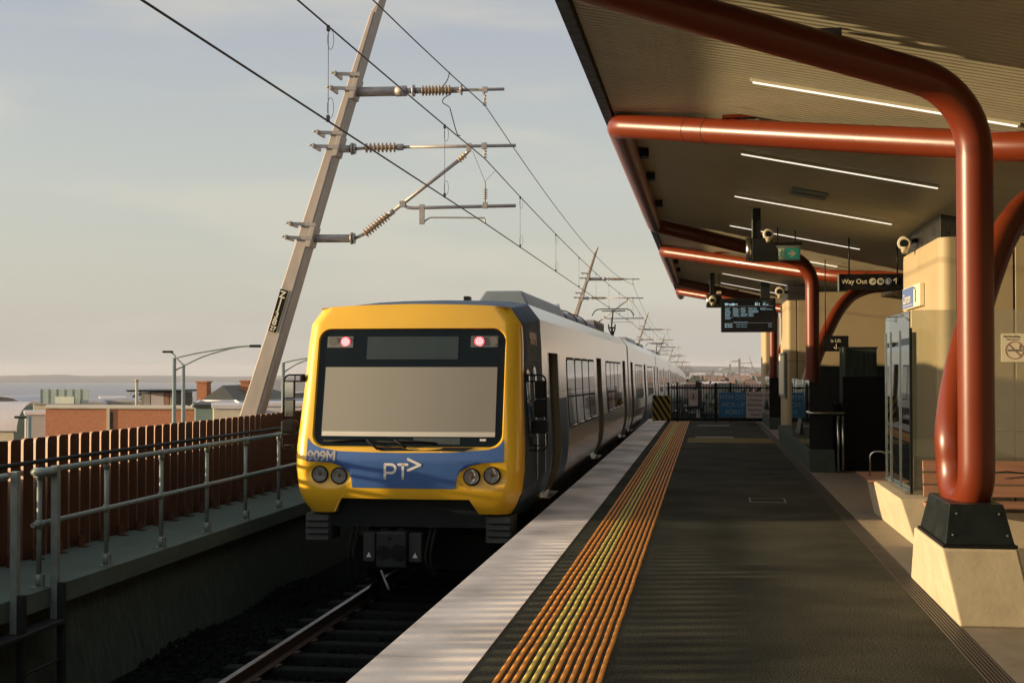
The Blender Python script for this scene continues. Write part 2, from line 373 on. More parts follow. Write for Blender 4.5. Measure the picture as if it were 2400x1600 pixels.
# ------------------------------------------------------------------ track, deck, walkway
def strip(name, mat, x0, x1, ya, yb, z0, z1, kind='structure', step=8):
    """long slab that follows the dip of the line"""
    mb = MB(); ys = np.arange(ya, yb+.01, step); vs = []
    for y in ys:
        d = dip(y); vs += [(x0, y, z0-d), (x1, y, z0-d), (x1, y, z1-d), (x0, y, z1-d)]
    fs = [(i*4+k, i*4+(k+1) % 4, (i+1)*4+(k+1) % 4, (i+1)*4+k) for i in range(len(ys)-1) for k in range(4)]+[(3, 2, 1, 0), tuple(len(vs)-4+k for k in range(4))]
    mb.add(vs, fs); return tag(mb.build(name, mat), kind=kind)
strip('viaduct_deck', conc_d, -8.6, 12.5, -40, 900, -2.9, -1.65)
strip('ballast_bed', ballm, -6.36, -2.1, -12, 60, -1.64, -1.36)
strip('far_ballast_bed', ballm, -8.2, 12, 60, 900, -1.64, -1.32)
tag(box('walkway', conc, None, -8.3, -6.4, -12, 70, -.345, -.155), kind='structure')
mb = MB().hexa([(-6.9, -12, -1.65), (-6.28, -12, -1.65), (-6.28, 70, -1.65), (-6.9, 70, -1.65)], [(-6.9, -12, -.347), (-6.55, -12, -.347), (-6.55, 70, -.347), (-6.9, 70, -.347)])
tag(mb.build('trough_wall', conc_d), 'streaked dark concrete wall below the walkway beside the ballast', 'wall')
# ballast stones
ico = bmesh.new(); bmesh.ops.create_icosphere(ico, subdivisions=1, radius=1)
iv = np.array([v.co[:] for v in ico.verts]); if_ = np.array([[v.index for v in f.verts] for f in ico.faces]); ico.free()
rs = np.random.RandomState(5)
def stones(name, count, xr, yr, zf, smin=.022, smax=.042):
    c = np.stack([rs.uniform(*xr, count), rs.uniform(*yr, count)], 1)
    z = np.array([zf(x, y) for x, y in c]); s = rs.uniform(smin, smax, (count, 1, 1))
    q = rs.normal(size=(count, 3, 3)); q, _ = np.linalg.qr(q)
    base = iv[None]*(1+rs.uniform(-.32, .32, (count, len(iv), 1)))*np.array([1, .8, .65])
    v = np.einsum('nij,nkj->nki', q, base)*s+np.concatenate([c, z[:, None]], 1)[:, None, :]
    f = (if_[None]+(np.arange(count)*len(iv))[:, None, None]).reshape(-1, 3)
    me = bpy.data.meshes.new(name); me.from_pydata(v.reshape(-1, 3).tolist(), [], f.tolist()); me.materials.append(ballm)
    o = bpy.data.objects.new(name, me); sc.collection.objects.link(o); return o
def bz(x, y):
    d = abs(x-TX); crib = -1.335 if d < 1.25 else -1.31
    if x < -5.2: crib = -1.31-.02*(x+5.2)*-1+.05*math.sin(y*1.7)
    return crib+random.uniform(-.02, .03)
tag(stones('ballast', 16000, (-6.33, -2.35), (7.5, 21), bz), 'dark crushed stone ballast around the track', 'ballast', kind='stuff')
SL = thing('sleeper', 'concrete sleeper half buried in dark ballast in front of the train', 'sleeper', (TX, 8.0, -1.24), 'sleepers under the near rails')
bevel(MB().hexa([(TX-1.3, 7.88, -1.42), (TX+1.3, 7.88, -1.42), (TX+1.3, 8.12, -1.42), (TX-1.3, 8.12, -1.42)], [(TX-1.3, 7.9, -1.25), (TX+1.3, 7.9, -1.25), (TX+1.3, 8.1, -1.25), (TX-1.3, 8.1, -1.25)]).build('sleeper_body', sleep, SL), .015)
for sx in (-.8, .8):
    MB().box(TX+sx-.12, TX+sx+.12, 7.93, 8.07, -1.249, -1.225).build('rail_clip', railm, SL)
for i in range(1, 20):
    c = copy_tree(SL); c.location.y += i*.685
for sx, lab in ((-.8, 'left rail with a bright worn head leading to the train'), (.8, 'right rail close under the platform edge')):
    rl = thing('rail', lab, 'rail', (TX+sx, 10, -1.24), 'rails of the near track')
    X0 = TX+sx
    mb = MB(); pr = [(-.065, -1.235), (.065, -1.235), (.065, -1.222), (.011, -1.205), (.011, -1.125), (.034, -1.11), (.034, -1.09), (-.034, -1.09), (-.034, -1.11), (-.011, -1.125), (-.011, -1.205), (-.065, -1.222)]
    mb.prism([(X0+a, z) for a, z in pr], 'y', -12, 60).build('rail_web', railm, rl)
    bevel(box('rail_head', railtop, rl, X0-.034, X0+.034, -12, 60, -1.089, -1.078), .004)
# ------------------------------------------------------------------ walkway handrail, pipe rail, board fence
hr = thing('walkway_handrail', 'galvanised two-rail pipe handrail along the walkway left of the train', 'handrail', (-6.5, 12.4, -.155))
for z, rr_ in ((.985, .03), (.47, .027)):
    MB().tube([(-6.5, 12.30, z), (-6.5, 70, z)], rr_, 12).build('rail', galv, hr)
for i in range(28):
    y = 12.43+1.49*i
    p = MB().tube([(-6.5, y, -.15), (-6.5, y, .955)], .025, 12)
    p.tube([(-6.5, y, .90), (-6.5, y, .985)], .035, 12).tube([(-6.5, y, .43), (-6.5, y, .51)], .036, 12).tube([(-6.5, y-.05, .985), (-6.5, y+.05, .985)], .037, 12).tube([(-6.5, y-.045, .47), (-6.5, y+.045, .47)], .034, 12)
    po = p.build('post', galv, hr)
    MB().box(-6.56, -6.44, y-.06, y+.06, -.154, -.142).tube([(-6.5, y, -.15), (-6.5, y, -.02)], .034, 10).box(-6.463, -6.45, y-.035, y+.035, -.14, -.02).build('base_plate', galv, po)
lad = thing('access_ladder', 'flat-bar steel ladder frame at the near end of the walkway rail', 'ladder', (-6.36, 12.1, -1.6))
for y in (11.72, 12.5):
    bevel(box('stile', galv, lad, -6.40, -6.33, y-.035, y+.035, -.52, 1.04), .006)
    bevel(box('lower_stile', dark, lad, -6.33, -6.26, y-.035, y+.035, -1.9, -.10), .006)
for z in (-.5, -.85, -1.2, -1.5): MB().tube([(-6.295, 11.75, z), (-6.295, 12.47, z)], .014, 8).build('rung', dark, lad)
MB().tube([(-6.5, 12.34, .985), (-6.4, 12.30, .985), (-6.36, 12.46, .985)], .045, 10).build('loop_rail', galv, lad)
bevel(box('tread', dark, lad, -6.42, -6.24, 11.2, 12.46, -.50, -.46), .005)
gr = thing('guard_rail', 'short galvanised guard rail running out of the picture at left', 'handrail', (-6.5, 10.6, -.155))
MB().tube([(-6.45, 4.4, .99), (-6.45, 11.70, .99)], .035, 12).build('rail', galv, gr)
for y in (6.2, 8.7, 10.6): MB().tube([(-6.45, y, -.15), (-6.45, y, .96)], .025, 10).build('post', galv, gr)
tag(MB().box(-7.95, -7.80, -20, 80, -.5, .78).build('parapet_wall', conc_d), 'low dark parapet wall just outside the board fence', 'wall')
pipe = thing('pipe_rail', 'dark pipe rail clipped along the brown board fence', 'handrail', (-7.25, 10, .97))
MB().tube([(-7.28, 2, .975), (-7.28, 70, .955)], .024, 10).build('pipe', dark, pipe)
for i in range(24):
    y = 8.2+1.43*i
    MB().tube([(-7.28, y, .95), (-7.30, y, .90), (-7.34, y+.01, .87), (-7.42, y+.02, .85)], .010, 6).build('bracket', fencem, pipe)
fe = thing('board_fence', 'rust brown fence of tall rounded vertical boards beside the walkway', 'fence', (-7.5, 15, -.155))
yb = 3.0; sec = 0
while yb < 66:
    mb = MB()
    for k in range(10):
        y0 = yb+k*.279; tlt = random.uniform(-.006, .006); hh = 1.205+random.uniform(-.004, .004)
        w, th = .19, .052
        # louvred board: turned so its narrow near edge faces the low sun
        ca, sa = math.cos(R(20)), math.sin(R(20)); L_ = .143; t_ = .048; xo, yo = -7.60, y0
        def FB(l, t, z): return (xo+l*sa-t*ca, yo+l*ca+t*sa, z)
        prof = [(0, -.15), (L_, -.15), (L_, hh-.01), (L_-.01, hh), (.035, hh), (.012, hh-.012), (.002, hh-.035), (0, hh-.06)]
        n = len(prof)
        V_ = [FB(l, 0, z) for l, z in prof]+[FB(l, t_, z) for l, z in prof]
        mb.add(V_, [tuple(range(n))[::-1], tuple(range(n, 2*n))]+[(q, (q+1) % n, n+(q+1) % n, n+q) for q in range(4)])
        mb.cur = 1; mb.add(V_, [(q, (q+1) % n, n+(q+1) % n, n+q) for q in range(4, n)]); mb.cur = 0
        if k % 2 == 0:      # foot brackets
            mb.box(-7.50, -7.40, y0+.02, y0+.12, -.154, -.14)
            mb.box(-7.496, -7.485, y0+.02, y0+.17, -.14, -.02)
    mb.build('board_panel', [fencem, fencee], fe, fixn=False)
    yb += 2.79; sec += 1
MB().box(-7.70, -7.66, 3, 66, .10, .17).box(-7.70, -7.66, 3, 66, .80, .86).build('fence_rail', fencem, fe)
# ------------------------------------------------------------------ THE TRAIN
train = thing('commuter_train', 'yellow-fronted silver commuter train numbered 909M at the platform', 'train', (TX, 17.2, -1.08))
def Yf(u, z):
    y = 17.2+.235*max(0, z-.8)+.8*max(0, .45-z)**2+.10*(u/1.5)**2
    d = max(0, HW(z)-abs(u))
    if d < .2: y += .2-math.sqrt(max(0, .04-(.2-d)**2))
    # headlamp dishes
    for s_ in (-1, 1):
        q = math.hypot((abs(u)-1.03)/.32, (z-.592)/.17) if u*s_ > 0 else 9
        if q < 1: y += .034*(1-q*q)**.6
    return y
PROF = [(0, 3.02), (.6, 3.01), (1.0, 2.99), (1.27, 2.95), (1.45, 2.72), (1.475, 2.3), (1.50, 1.6), (1.54, .95), (1.54, .65), (1.515, .40), (1.46, .20), (1.38, .05), (1.30, -.08), (1.2, -.14)]
OUTR = [(0, 2.86), (.6, 2.85), (1.0, 2.835), (1.30, 2.81), (1.45, 2.6), (1.475, 2.3), (1.50, 1.6), (1.54, .95), (1.54, .65), (1.505, .37), (1.44, .21), (1.36, .085)]
def HW(z):
    P = OUTR[4:]
    if z >= 2.6: return max(.2, 1.45-(z-2.6)*.72) if z < 2.81 else 1.6
    for (a, za), (b, zb) in zip(P, P[1:]):
        if zb <= z <= za: return b+(a-b)*(z-zb)/(za-zb)
    return 1.36
# mask: rings between windscreen opening and outer outline
def rrect(x0, x1, z0, z1, r, n=10):
    o = []
    for (cx, cz, a0) in ((x1-r, z1-r, 0), (x0+r, z1-r, 90), (x0+r, z0+r, 180), (x1-r, z0+r, 270)):
        for k in range(n+1): a = R(a0+90*k/n); o.append((cx+r*math.cos(a), cz+r*math.sin(a)))
    return o
inner = rrect(-1.285, 1.285, .955, 2.53, .17, 10)
C0 = (0, 1.72)
outer = [(u, z) for u, z in OUTR]+[(1.05, .09), (.965, .095), (.955, .19), (.92, .26), (.85, .288)]
outer = outer+[(-u, z) for u, z in outer[::-1]][:-1]       # closed loop, clockwise from the top
def resample(loop, n):
    P = [Vector((*p, 0)) for p in loop]; L = [0]
    for a, b in zip(P, P[1:]+P[:1]): L.append(L[-1]+(b-a).length)
    o = []
    for k in range(n):
        d = L[-1]*k/n; i = max(j for j in range(len(P)) if L[j] <= d+1e-9); t_ = (d-L[i])/max(1e-9, L[i+1]-L[i]); q = P[i].lerp(P[(i+1) % len(P)], t_); o.append((q.x, q.y))
    return o
def ang(p): return math.atan2(p[0]-C0[0], p[1]-C0[1]) % (2*math.pi)
NO = 420
ol = resample(outer, NO)
il_src = sorted(resample(inner, 800), key=ang)
ia = [ang(p) for p in il_src]
def inner_at(a):
    import bisect
    i = bisect.bisect(ia, a) % len(ia); return il_src[i]
il = []; last = -1
for p in ol:
    a = ang(p)
    if last >= 0 and a < last and last-a < 1: a = last
    last = a; il.append(inner_at(a))
mb = MB(); mb.smooth = True; RN = 26; vs = []
def PX(u, z, off=0): return (TX+u, Yf(u, z)-off, z)
for j in range(RN+1):
    t_ = j/RN
    for a, b in zip(il, ol):
        u = a[0]*(1-t_)+b[0]*t_; z = a[1]*(1-t_)+b[1]*t_
        u = math.copysign(min(abs(u), HW(z)), u)
        vs.append(PX(u, z))
mb.add(vs, [(j*NO+i, j*NO+(i+1) % NO, (j+1)*NO+(i+1) % NO, (j+1)*NO+i) for j in range(RN) for i in range(NO)])
# inward lip around the windscreen and returned outer edge
lip = [(TX+a[0]*.985, Yf(*a)+.045, 1.72+(a[1]-1.72)*.98) for a in il]
mb.ring([PX(*a) for a in il], lip, True)
ret = [(TX+b[0]*(.995 if b[1] > .3 else .97), Yf(*b)+.16, b[1]-(.02 if b[1] > 2.5 else -.0)) for b in ol]
mb.ring([PX(*b) for b in ol], ret, True)
mask = mb.build('cab_mask', yellow, train)
# windscreen
ws = MB(); ws.smooth = True; n = 24; vs = []
def WY(u, z): return 17.2+.235*max(0, z-.8)+.10*(u/1.5)**2+.035
lp = [(a[0]*.99, 1.72+(a[1]-1.72)*.99) for a in il[::4]]
for k in range(9):
    t_ = k/8
    for (u, z) in lp: uu = u*(1-t_); zz = 1.72+(z-1.72)*(1-t_); vs.append((TX+uu, WY(uu, zz), zz))
m_ = len(lp)
ws.add(vs, [(k*m_+i, k*m_+(i+1) % m_, (k+1)*m_+(i+1) % m_, (k+1)*m_+i) for k in range(8) for i in range(m_)])
wso = ws.build('windscreen', M('windscreen_glass', (.004, .009, .011), .12, var=0, spec=.16), train)
def panel(name, mat, u0, u1, z0, z1, off, parent=train, r=0., th=.006, yfun=WY):
    pts_ = rrect(u0, u1, z0, z1, r, 5) if r else [(u0, z0), (u1, z0), (u1, z1), (u0, z1)]
    if not r:  # subdivide across for curvature
        us = np.linspace(u0, u1, 9); pts_ = [(u, z0) for u in us]+[(u, z1) for u in us[::-1]]
        mb = MB(); mb.smooth = True; f = [(TX+u, yfun(u, z)-off, z) for u, z in pts_]; b = [(x, y+th, z) for x, y, z in f]; n = 9
        mb.add(f, [(i, i+1, 2*n-2-i, 2*n-1-i) for i in range(n-1)]); mb.smooth = False; mb.ring(b[:1]+b[1:], [(x, y+.001, z) for x, y, z in b], True); return mb.build(name, mat, parent, fixn=False)
    mb = MB(); c = ((u0+u1)/2, (z0+z1)/2); f = [(TX+u, yfun(u, z)-off, z) for u, z in pts_]; n = len(f)
    mb.add(f+[(TX+c[0], yfun(*c)-off, c[1])], [(i, (i+1) % n, n) for i in range(n)]); mb.ring(f, [(x, y+th, z) for x, y, z in f], True)
    return mb.build(name, mat, parent)
panel('blind', blindm, -1.165, 1.175, 1.165, 2.012, .004, wso)
panel('blind_bar', blindb, -1.16, 1.175, 1.10, 1.163, .006, wso)
panel('destination_display', M('display_panel', (.022, .035, .032), .3, var=.1), -.60, .645, 2.115, 2.42, .004, wso)
panel('dash_reflection_panel', M('dash_panel', (.05, .065, .06), .4, var=.1), .1, .72, 1.0, 1.085, .003, wso)
panel('cab_sticker', white_t, .98, 1.06, 1.045, 1.075, .004, wso)
for sgn in (-1, 1):
    uo, ui = (1.175, .81) if sgn > 0 else (-1.165, -.80)
    hb = panel('marker_light', M('marker_box', (.12, .12, .11), .4, var=.1), min(uo, ui), max(uo, ui), 2.275, 2.425, .006, train)
    for uc, mm, nm in ((.905*sgn if sgn < 0 else .925, lampred, 'red_lamp'), (1.075*sgn if sgn < 0 else 1.105, lampoff, 'white_lamp')):
        z = 2.352; y = WY(uc, z)
        lb = MB().cyl((TX+uc, y-.012, z), 'y', .066, .016, 20).build(nm, mm, hb)
        if mm is lampred:
            m3 = MB()
            for (a, b) in [(i*.021, j*.021) for i in range(-2, 3) for j in range(-2, 3) if abs(i)+abs(j) < 4]: m3.cyl((TX+uc+a, y-.022, z+b), 'y', .0085, .004, 8)
            m3.build('led_cluster', lampcore, hb)
# lower windscreen cowl with wipers
mb = MB()
cw = [(-.42, .965), (-.33, .918), (.78, .918), (.90, .965)]
mb.add([(TX+u, WY(u, z)-.05, z) for u, z in cw]+[(TX+u, WY(u, z)+.02, z) for u, z in cw], [(3, 2, 1, 0), (0, 1, 5, 4), (1, 2, 6, 5), (2, 3, 7, 6), (3, 0, 4, 7)])
mb.build('wiper_cowl', rubber, train)
for (a, b, c) in (((-.36, .935), (-.52, 1.055), (-1.12, 1.035)), ((.02, .955), (-.14, 1.06), (.42, 1.02))):
    w = MB().tube([(TX+a[0], WY(*a)-.06, a[1]), (TX+b[0], WY(*b)-.05, b[1])], .014, 8)
    w.tube([(TX+b[0], WY(*b)-.045, b[1]), (TX+c[0], WY(*c)-.03, c[1])], .010, 8).tube([(TX+b[0]-.3, WY(*b)-.02, b[1]-.025), (TX+c[0], WY(*c)-.02, c[1]-.008)], .012, 6)
    w.build('wiper', rubber, train)
# blue band across the nose
top = [(-1.328, 1.059), (-1.268, .997), (-1.149, .945), (-.896, .905), (-.391, .893), (0, .89), (.638, .90), (1.104, .936), (1.227, .975), (1.287, 1.06), (1.30, 1.06)]
bot = [(-1.35, .766), (-1.223, .763), (-1.0, .755), (-.871, .71), (-.77, .647), (-.715, .56), (-.70, .50), (-.735, .43), (-.70, .425), (.68, .43), (.715, .43), (.672, .50), (.675, .57), (.735, .65), (.876, .727), (1.031, .765), (1.318, .782)]
def interp(pl, u): return float(np.interp(u, [p[0] for p in pl], [p[1] for p in pl]))
us = np.concatenate([np.linspace(-1.345, -.72, 46), np.linspace(-.70, .68, 60), np.linspace(.70, 1.305, 46)])
mb = MB(); mb.smooth = True; vs = []; K = 12
botL = [(-1.35, .766), (-1.223, .763), (-1.0, .755), (-.871, .71), (-.77, .647), (-.72, .56), (-.70, .43), (.68, .43), (.69, .57), (.735, .65), (.876, .727), (1.031, .765), (1.318, .782)]
topL = [(-1.345, 1.075), (-1.31, 1.03), (-1.268, .99)]+top[2:8]+[(1.227, .975), (1.27, 1.02), (1.305, 1.075)]
for u in us:
    za, zb = interp(botL, u), interp(topL, u)
    for k in range(K+1): z = za+(zb-za)*k/K; vs.append((TX+u, Yf(u, z)-.005, z))
mb.add(vs, [(i*(K+1)+k, (i+1)*(K+1)+k, (i+1)*(K+1)+k+1, i*(K+1)+k+1) for i in range(len(us)-1) for k in range(K)])
band = mb.build('blue_band', blue, train)
def nose_text(s, size, u, z, sx=1., off=.0, sp=1.):
    o = text('number', s, size, (TX+u, 17.0, z), white_t, train, sx=sx, off=off, space=sp, bold=.006)
    r0 = origin_of(train); bm = bmesh.new(); bm.from_mesh(o.data); bmesh.ops.triangulate(bm, faces=bm.faces)
    for _ in range(2): bmesh.ops.subdivide_edges(bm, edges=[e for e in bm.edges if e.calc_length() > .02], cuts=1, use_grid_fill=False)
    bmesh.ops.triangulate(bm, faces=bm.faces); bm.to_mesh(o.data); bm.free()
    for v in o.data.vertices:
        v.co.y = Yf(v.co.x+r0.x-TX, v.co.z+r0.z)-.014-r0.y
    return o
nose_text('909M', .178, -1.33, .78, 1.0, 0, .97)
mb = MB()
def stroke(pl, w=.017):
    P = [(TX+u, Yf(u, z)-.010, z) for u, z in pl]
    for a, b in zip(P, P[1:]):
        a, b = Vector(a), Vector(b); d = (b-a).normalized(); nrm = Vector((-d.z, 0, d.x))*w
        mb.add([a-nrm, b-nrm, b+nrm, a+nrm], [(0, 1, 2, 3)])
    for p in P:
        mb.add([p]+[(p[0]+w*math.cos(k*math.pi/8), p[1], p[2]+w*math.sin(k*math.pi/8)) for k in range(16)], [(0, 1+k, 1+(k+1) % 16) for k in range(16)])
arc = [(-.17+.055*math.cos(R(a)), .685+.055*math.sin(R(a))) for a in range(90, -91, -15)]
stroke([(-.255, .56), (-.255, .74), (-.17, .74)]+arc[1:]+[(-.25, .63)])
stroke([(-.075, .74), (.045, .74)]); stroke([(-.015, .74), (-.015, .56)])
stroke([(.055, .81), (.215, .737), (.055, .665)])
mb.build('emblem', white_t, train, fixn=False)
# headlights
lensm = glass('lens', (.9, .9, .9), .9, .03); reflm = M('reflector', (.80, .78, .74), .35, metal=.15, var=.3, vs=26); bulbm = M('bulb', (.6, .32, .08), .25, var=0)
for u, z in ((-1.156, .598), (-.885, .582), (.888, .585), (1.153, .605)):
    y = 17.2+.10*(u/1.5)**2+.0
    h = MB(); h.smooth = True
    prof = [(.112, .045), (.115, -.006), (.102, -.016), (.090, -.010)]
    for (r0_, a0), (r1, a1) in zip(prof, prof[1:]):
        A = [(TX+u+r0_*math.cos(k*math.pi/16), y+a0+.01, z+r0_*math.sin(k*math.pi/16)) for k in range(32)]
        B = [(TX+u+r1*math.cos(k*math.pi/16), y+a1+.01, z+r1*math.sin(k*math.pi/16)) for k in range(32)]
        h.ring(A, B, True)
    ho = h.build('headlight', rubber, train)
    g = MB(); g.smooth = True
    prof = [(.094, -.004), (.078, .006), (.05, .016), (.02, .022), (.001, .022)]
    for (r0_, a0), (r1, a1) in zip(prof, prof[1:]):
        A = [(TX+u+r0_*math.cos(k*math.pi/16), y+a0, z+r0_*math.sin(k*math.pi/16)) for k in range(32)]
        B = [(TX+u+r1*math.cos(k*math.pi/16), y+a1, z+r1*math.sin(k*math.pi/16)) for k in range(32)]
        g.ring(A, B, True)
    g.build('reflector', reflm, ho)
    MB().tube([(TX+u, y+.022, z), (TX+u, y+.000, z)], .02, 10, rads=[.028, .014]).build('bulb', bulbm, ho)
    MB().tube([(TX+u, y-.011, z), (TX+u, y-.007, z)], .091, 24).build('lens', lensm, ho)
# cab side shell (dark blue) lofted from the mask edge to the body profile
YC = 19.9
lo = [(u, z) for u, z in OUTR]+[(1.25, .0), (1.2, -.05)]
hi = PROF[:12]+[(1.30, -.08), (1.2, -.14)]
for s_ in (1,):
    mb = MB(); mb.smooth = False
    rows = []
    for k in range(9):
        t_ = k/8; row = []
        for (a, za), (b, zb) in zip(lo, hi):
            yy0 = Yf(a, max(za, .086))+.155
            row.append((a*(1-t_)+b*t_-.004*(k == 0), yy0*(1-t_)+YC*t_, za*(1-t_)+zb*t_))
        rows.append(row)
    for sg in (-1, 1):
        for r0_, r1 in zip(rows, rows[1:]):
            mb.ring([(TX+sg*u, y, z) for u, y, z in r0_], [(TX+sg*u, y, z) for u, y, z in r1])
shell = mb.build('cab_shell', navy, train)
bevel(shell, .02)
def side_u(z, off=0.):
    P = PROF[3:]
    for (a, za), (b, zb) in zip(P, P[1:]):
        if zb <= z <= za: return b+(a-b)*(z-zb)/(za-zb)+off
    return P[-1][0]+off
def side_panel(mb, y0, y1, z0, z1, off, sg=1, dz=0., slope=0., r=0.):
    """panel hugging the body side"""
    if r:
        pts_ = rrect(y0, y1, z0, z1, r, 4); P = [(TX+sg*(side_u(z)+off), y, z-dz-slope*(y-y0)) for y, z in pts_]
        zc_ = (z0+z1)/2
        zs = sorted({z for _, z in pts_}); n = len(P)
        c = (TX+sg*(side_u(zc_)+off), (y0+y1)/2, zc_-dz)
        mb.add(P+[c], [(i, (i+1) % n, n) for i in range(n)]); return
    zs = [z for z in sorted({z0, z1}|{p[1] for p in PROF if z0 < p[1] < z1})]
    mb.add([(TX+sg*(side_u(z)+off), y, z-dz-slope*(y-y0)) for z in zs for y in (y0, y1)], [(2*i, 2*i+1, 2*i+3, 2*i+2) for i in range(len(zs)-1)])
bvm = M('deep_blue_vinyl', (.016, .075, .20), .42, var=.12, spec=.3)
for ya_, yb_, zt_ in ((19.93, 20.66, 1.55), (22.12, 23.2, 1.5)):
    lv = MB(); side_panel(lv, ya_, yb_, .12, zt_, .003); lv.build('blue_side_panel', bvm, train)
# number on the cab side, cab door, small windows
text('number', '909M', .245, (TX+1.482, 18.55, 2.33), M('pale_pink_vinyl', (.85, .70, .62), .5, var=0), train, u=(0, 1, 0), v=(-.06, 0, 1), sx=1.35, bold=.006)
cd = MB(); cd.smooth = False
for (a, b) in ((18.55, 18.60), (19.42, 19.47)): side_panel(cd, a, b, .1, 2.15, .004)
side_panel(cd, 18.60, 19.42, 2.10, 2.15, .004); side_panel(cd, 18.6, 19.42, .1, .15, .004)
cdo = cd.build('cab_door', black, train)
mb = MB(); side_panel(mb, 18.80, 19.14, 1.05, 1.98, .008, r=.16); mb.build('cab_door_window', glassd, cdo)
mb = MB(); side_panel(mb, 18.77, 19.17, 1.01, 2.02, .005, r=.18); mb.build('window_seal', stain, cdo)
mb = MB(); side_panel(mb, 18.0, 18.4, .95, 1.98, .012, r=.15); mb.build('cab_side_window', glassd, train)
for y in (18.68, 19.62): MB().tube([(TX+1.56, y, .45), (TX+1.57, y, .9), (TX+1.545, y, 1.35)], .014, 8).build('grab_rail', stain, train)
# carriages
def carriage(y0, y1, doors, wins, first=False, full=True):
    d0 = dip((y0+y1)/2) if y0 > 45 else (dip(y0)+dip(y1))/4; sl = (dip(y1)-dip(y0))/(y1-y0)
    def W(u, y, z): return (TX+u, y, z-dip(y0)-sl*(y-y0))
    mb = MB(); DZ0, DZ1 = .06, 2.24
    cuts = sorted({y0, y1}|{a for d in doors for a in d})
    P = PROF
    # insert door head / sill levels
    L = []
    for (a, za), (b, zb) in zip(P, P[1:]):
        L.append((a, za))
        for zz in (DZ1, DZ0):
            if zb < zz < za: L.append((b+(a-b)*(zz-zb)/(za-zb), zz))
    L.append(P[-1])
    for ya, yb_ in zip(cuts, cuts[1:]):
        isd = any(abs(ya-d[0]) < 1e-6 for d in doors)
        for (a, za), (b, zb) in zip(L, L[1:]):
            if isd and za <= DZ1+1e-6 and zb >= DZ0-1e-6: continue
            for sg in (-1, 1):
                mb.add([W(sg*a, ya, za), W(sg*a, yb_, za), W(sg*b, yb_, zb), W(sg*b, ya, zb)], [(0, 1, 2, 3)])
    # end walls
    for ye in (y0, y1):
        if ye == y0 and first: continue
        mb.add([W(-a, ye, z) for a, z in P]+[W(a, ye, z) for a, z in P[::-1]], [tuple(range(2*len(P)))])
    body = mb.build('carriage_body', silver, train)
    seam = MB()
    for yy in ((y0+.02, y0+.10) if not first else (), (y1-.10, y1-.02)):
        if yy:
            for (a, za), (b, zb) in zip(P[:9], P[1:10]):
                seam.add([W(a+.004, yy[0], za), W(a+.004, yy[1], za), W(b+.004, yy[1], zb), W(b+.004, yy[0], zb)], [(0, 1, 2, 3)])
    seam.build('end_trim', rubber, body)
    for (ya, yb_) in doors:
        for sg in ((1, -1) if full else (1,)):
            rec = .10; dm = MB()
            zs = [z for _, z in L if DZ0-1e-6 <= z <= DZ1+1e-6]
            A = [W(sg*(side_u(z)-rec), ya, z) for z in zs]; B = [W(sg*(side_u(z)-rec), yb_, z) for z in zs]
            dm.ring(A, B)
            do = dm.build('sliding_door', glassd, train)
            jm = MB()
            jm.ring([W(sg*side_u(z), yb_, z) for z in zs], [W(sg*(side_u(z)-rec), yb_, z) for z in zs])
            jm.ring([W(sg*side_u(z), ya, z) for z in zs], [W(sg*(side_u(z)-rec), ya, z) for z in zs])
            zt, zb_ = DZ1, DZ0
            for z in (zt, zb_): jm.add([W(sg*side_u(z), ya, z), W(sg*side_u(z), yb_, z), W(sg*(side_u(z)-rec), yb_, z), W(sg*(side_u(z)-rec), ya, z)], [(0, 1, 2, 3)])
            jm.build('door_jamb', olive, do)
            if sg > 0 and ya < 45:
                ed = MB()
                for z_, z2 in zip(zs, zs[1:]):
                    for (p, q) in ((ya-.05, ya), (yb_, yb_+.03)):
                        ed.add([W(side_u(z_)+.006, p, z_), W(side_u(z_)+.006, q, z_), W(side_u(z2)+.006, q, z2), W(side_u(z2)+.006, p, z2)], [(0, 1, 2, 3)])
                ed.build('door_frame', rubber, do)
                MB().box(TX+1.33, TX+1.50, ya+.05, yb_-.05, -.03, -.01).build('door_step', stain, do)
    for (ya, yb_) in wins:
        nwin = 4; w = (yb_-ya)/nwin
        for k in range(nwin):
            a, b = ya+k*w+.10, ya+(k+1)*w-.10
            if full:
                fm = MB(); side_panel_W(fm, W, a-.085, b+.085, .95, 2.195, .004, .12); fo = fm.build('window', rubber, train)
                pm = MB(); side_panel_W(pm, W, a+.0, b-.0, .995, 2.15, .009, .08); pm.build('pane', glassd, fo)
                sm_ = MB(); sm_.tube([W(side_u(1.0)+.014, a, .985), W(side_u(1.0)+.014, b, .985)], .009, 6); sm_.build('sill_trim', stain, fo)
            else:
                pm = MB(); side_panel_W(pm, W, a, b, .97, 2.17, .007, .08); pm.build('window', glassd, train)
    # left side glazing, one band per group
    for (ya, yb_) in wins:
        pm = MB(); P4 = [W(-(side_u(z)+.006), y, z) for y, z in ((ya, .98), (yb_, .98), (yb_, 2.16), (ya, 2.16))]; pm.add(P4, [(0, 1, 2, 3)]); pm.build('left_window', glassd, train)
    uf = MB(); ya_ = y0+.6 if not first else y0+1.2
    uf.add([W(s1*1.18, y, z) for y in (ya_, y1-.3) for s1 in (-1, 1) for z in (-.85, -.10)], [(0, 1, 3, 2), (4, 6, 7, 5), (0, 4, 5, 1), (2, 3, 7, 6), (1, 5, 7, 3), (0, 2, 6, 4)])
    uf.build('underframe', under, train)
    return W
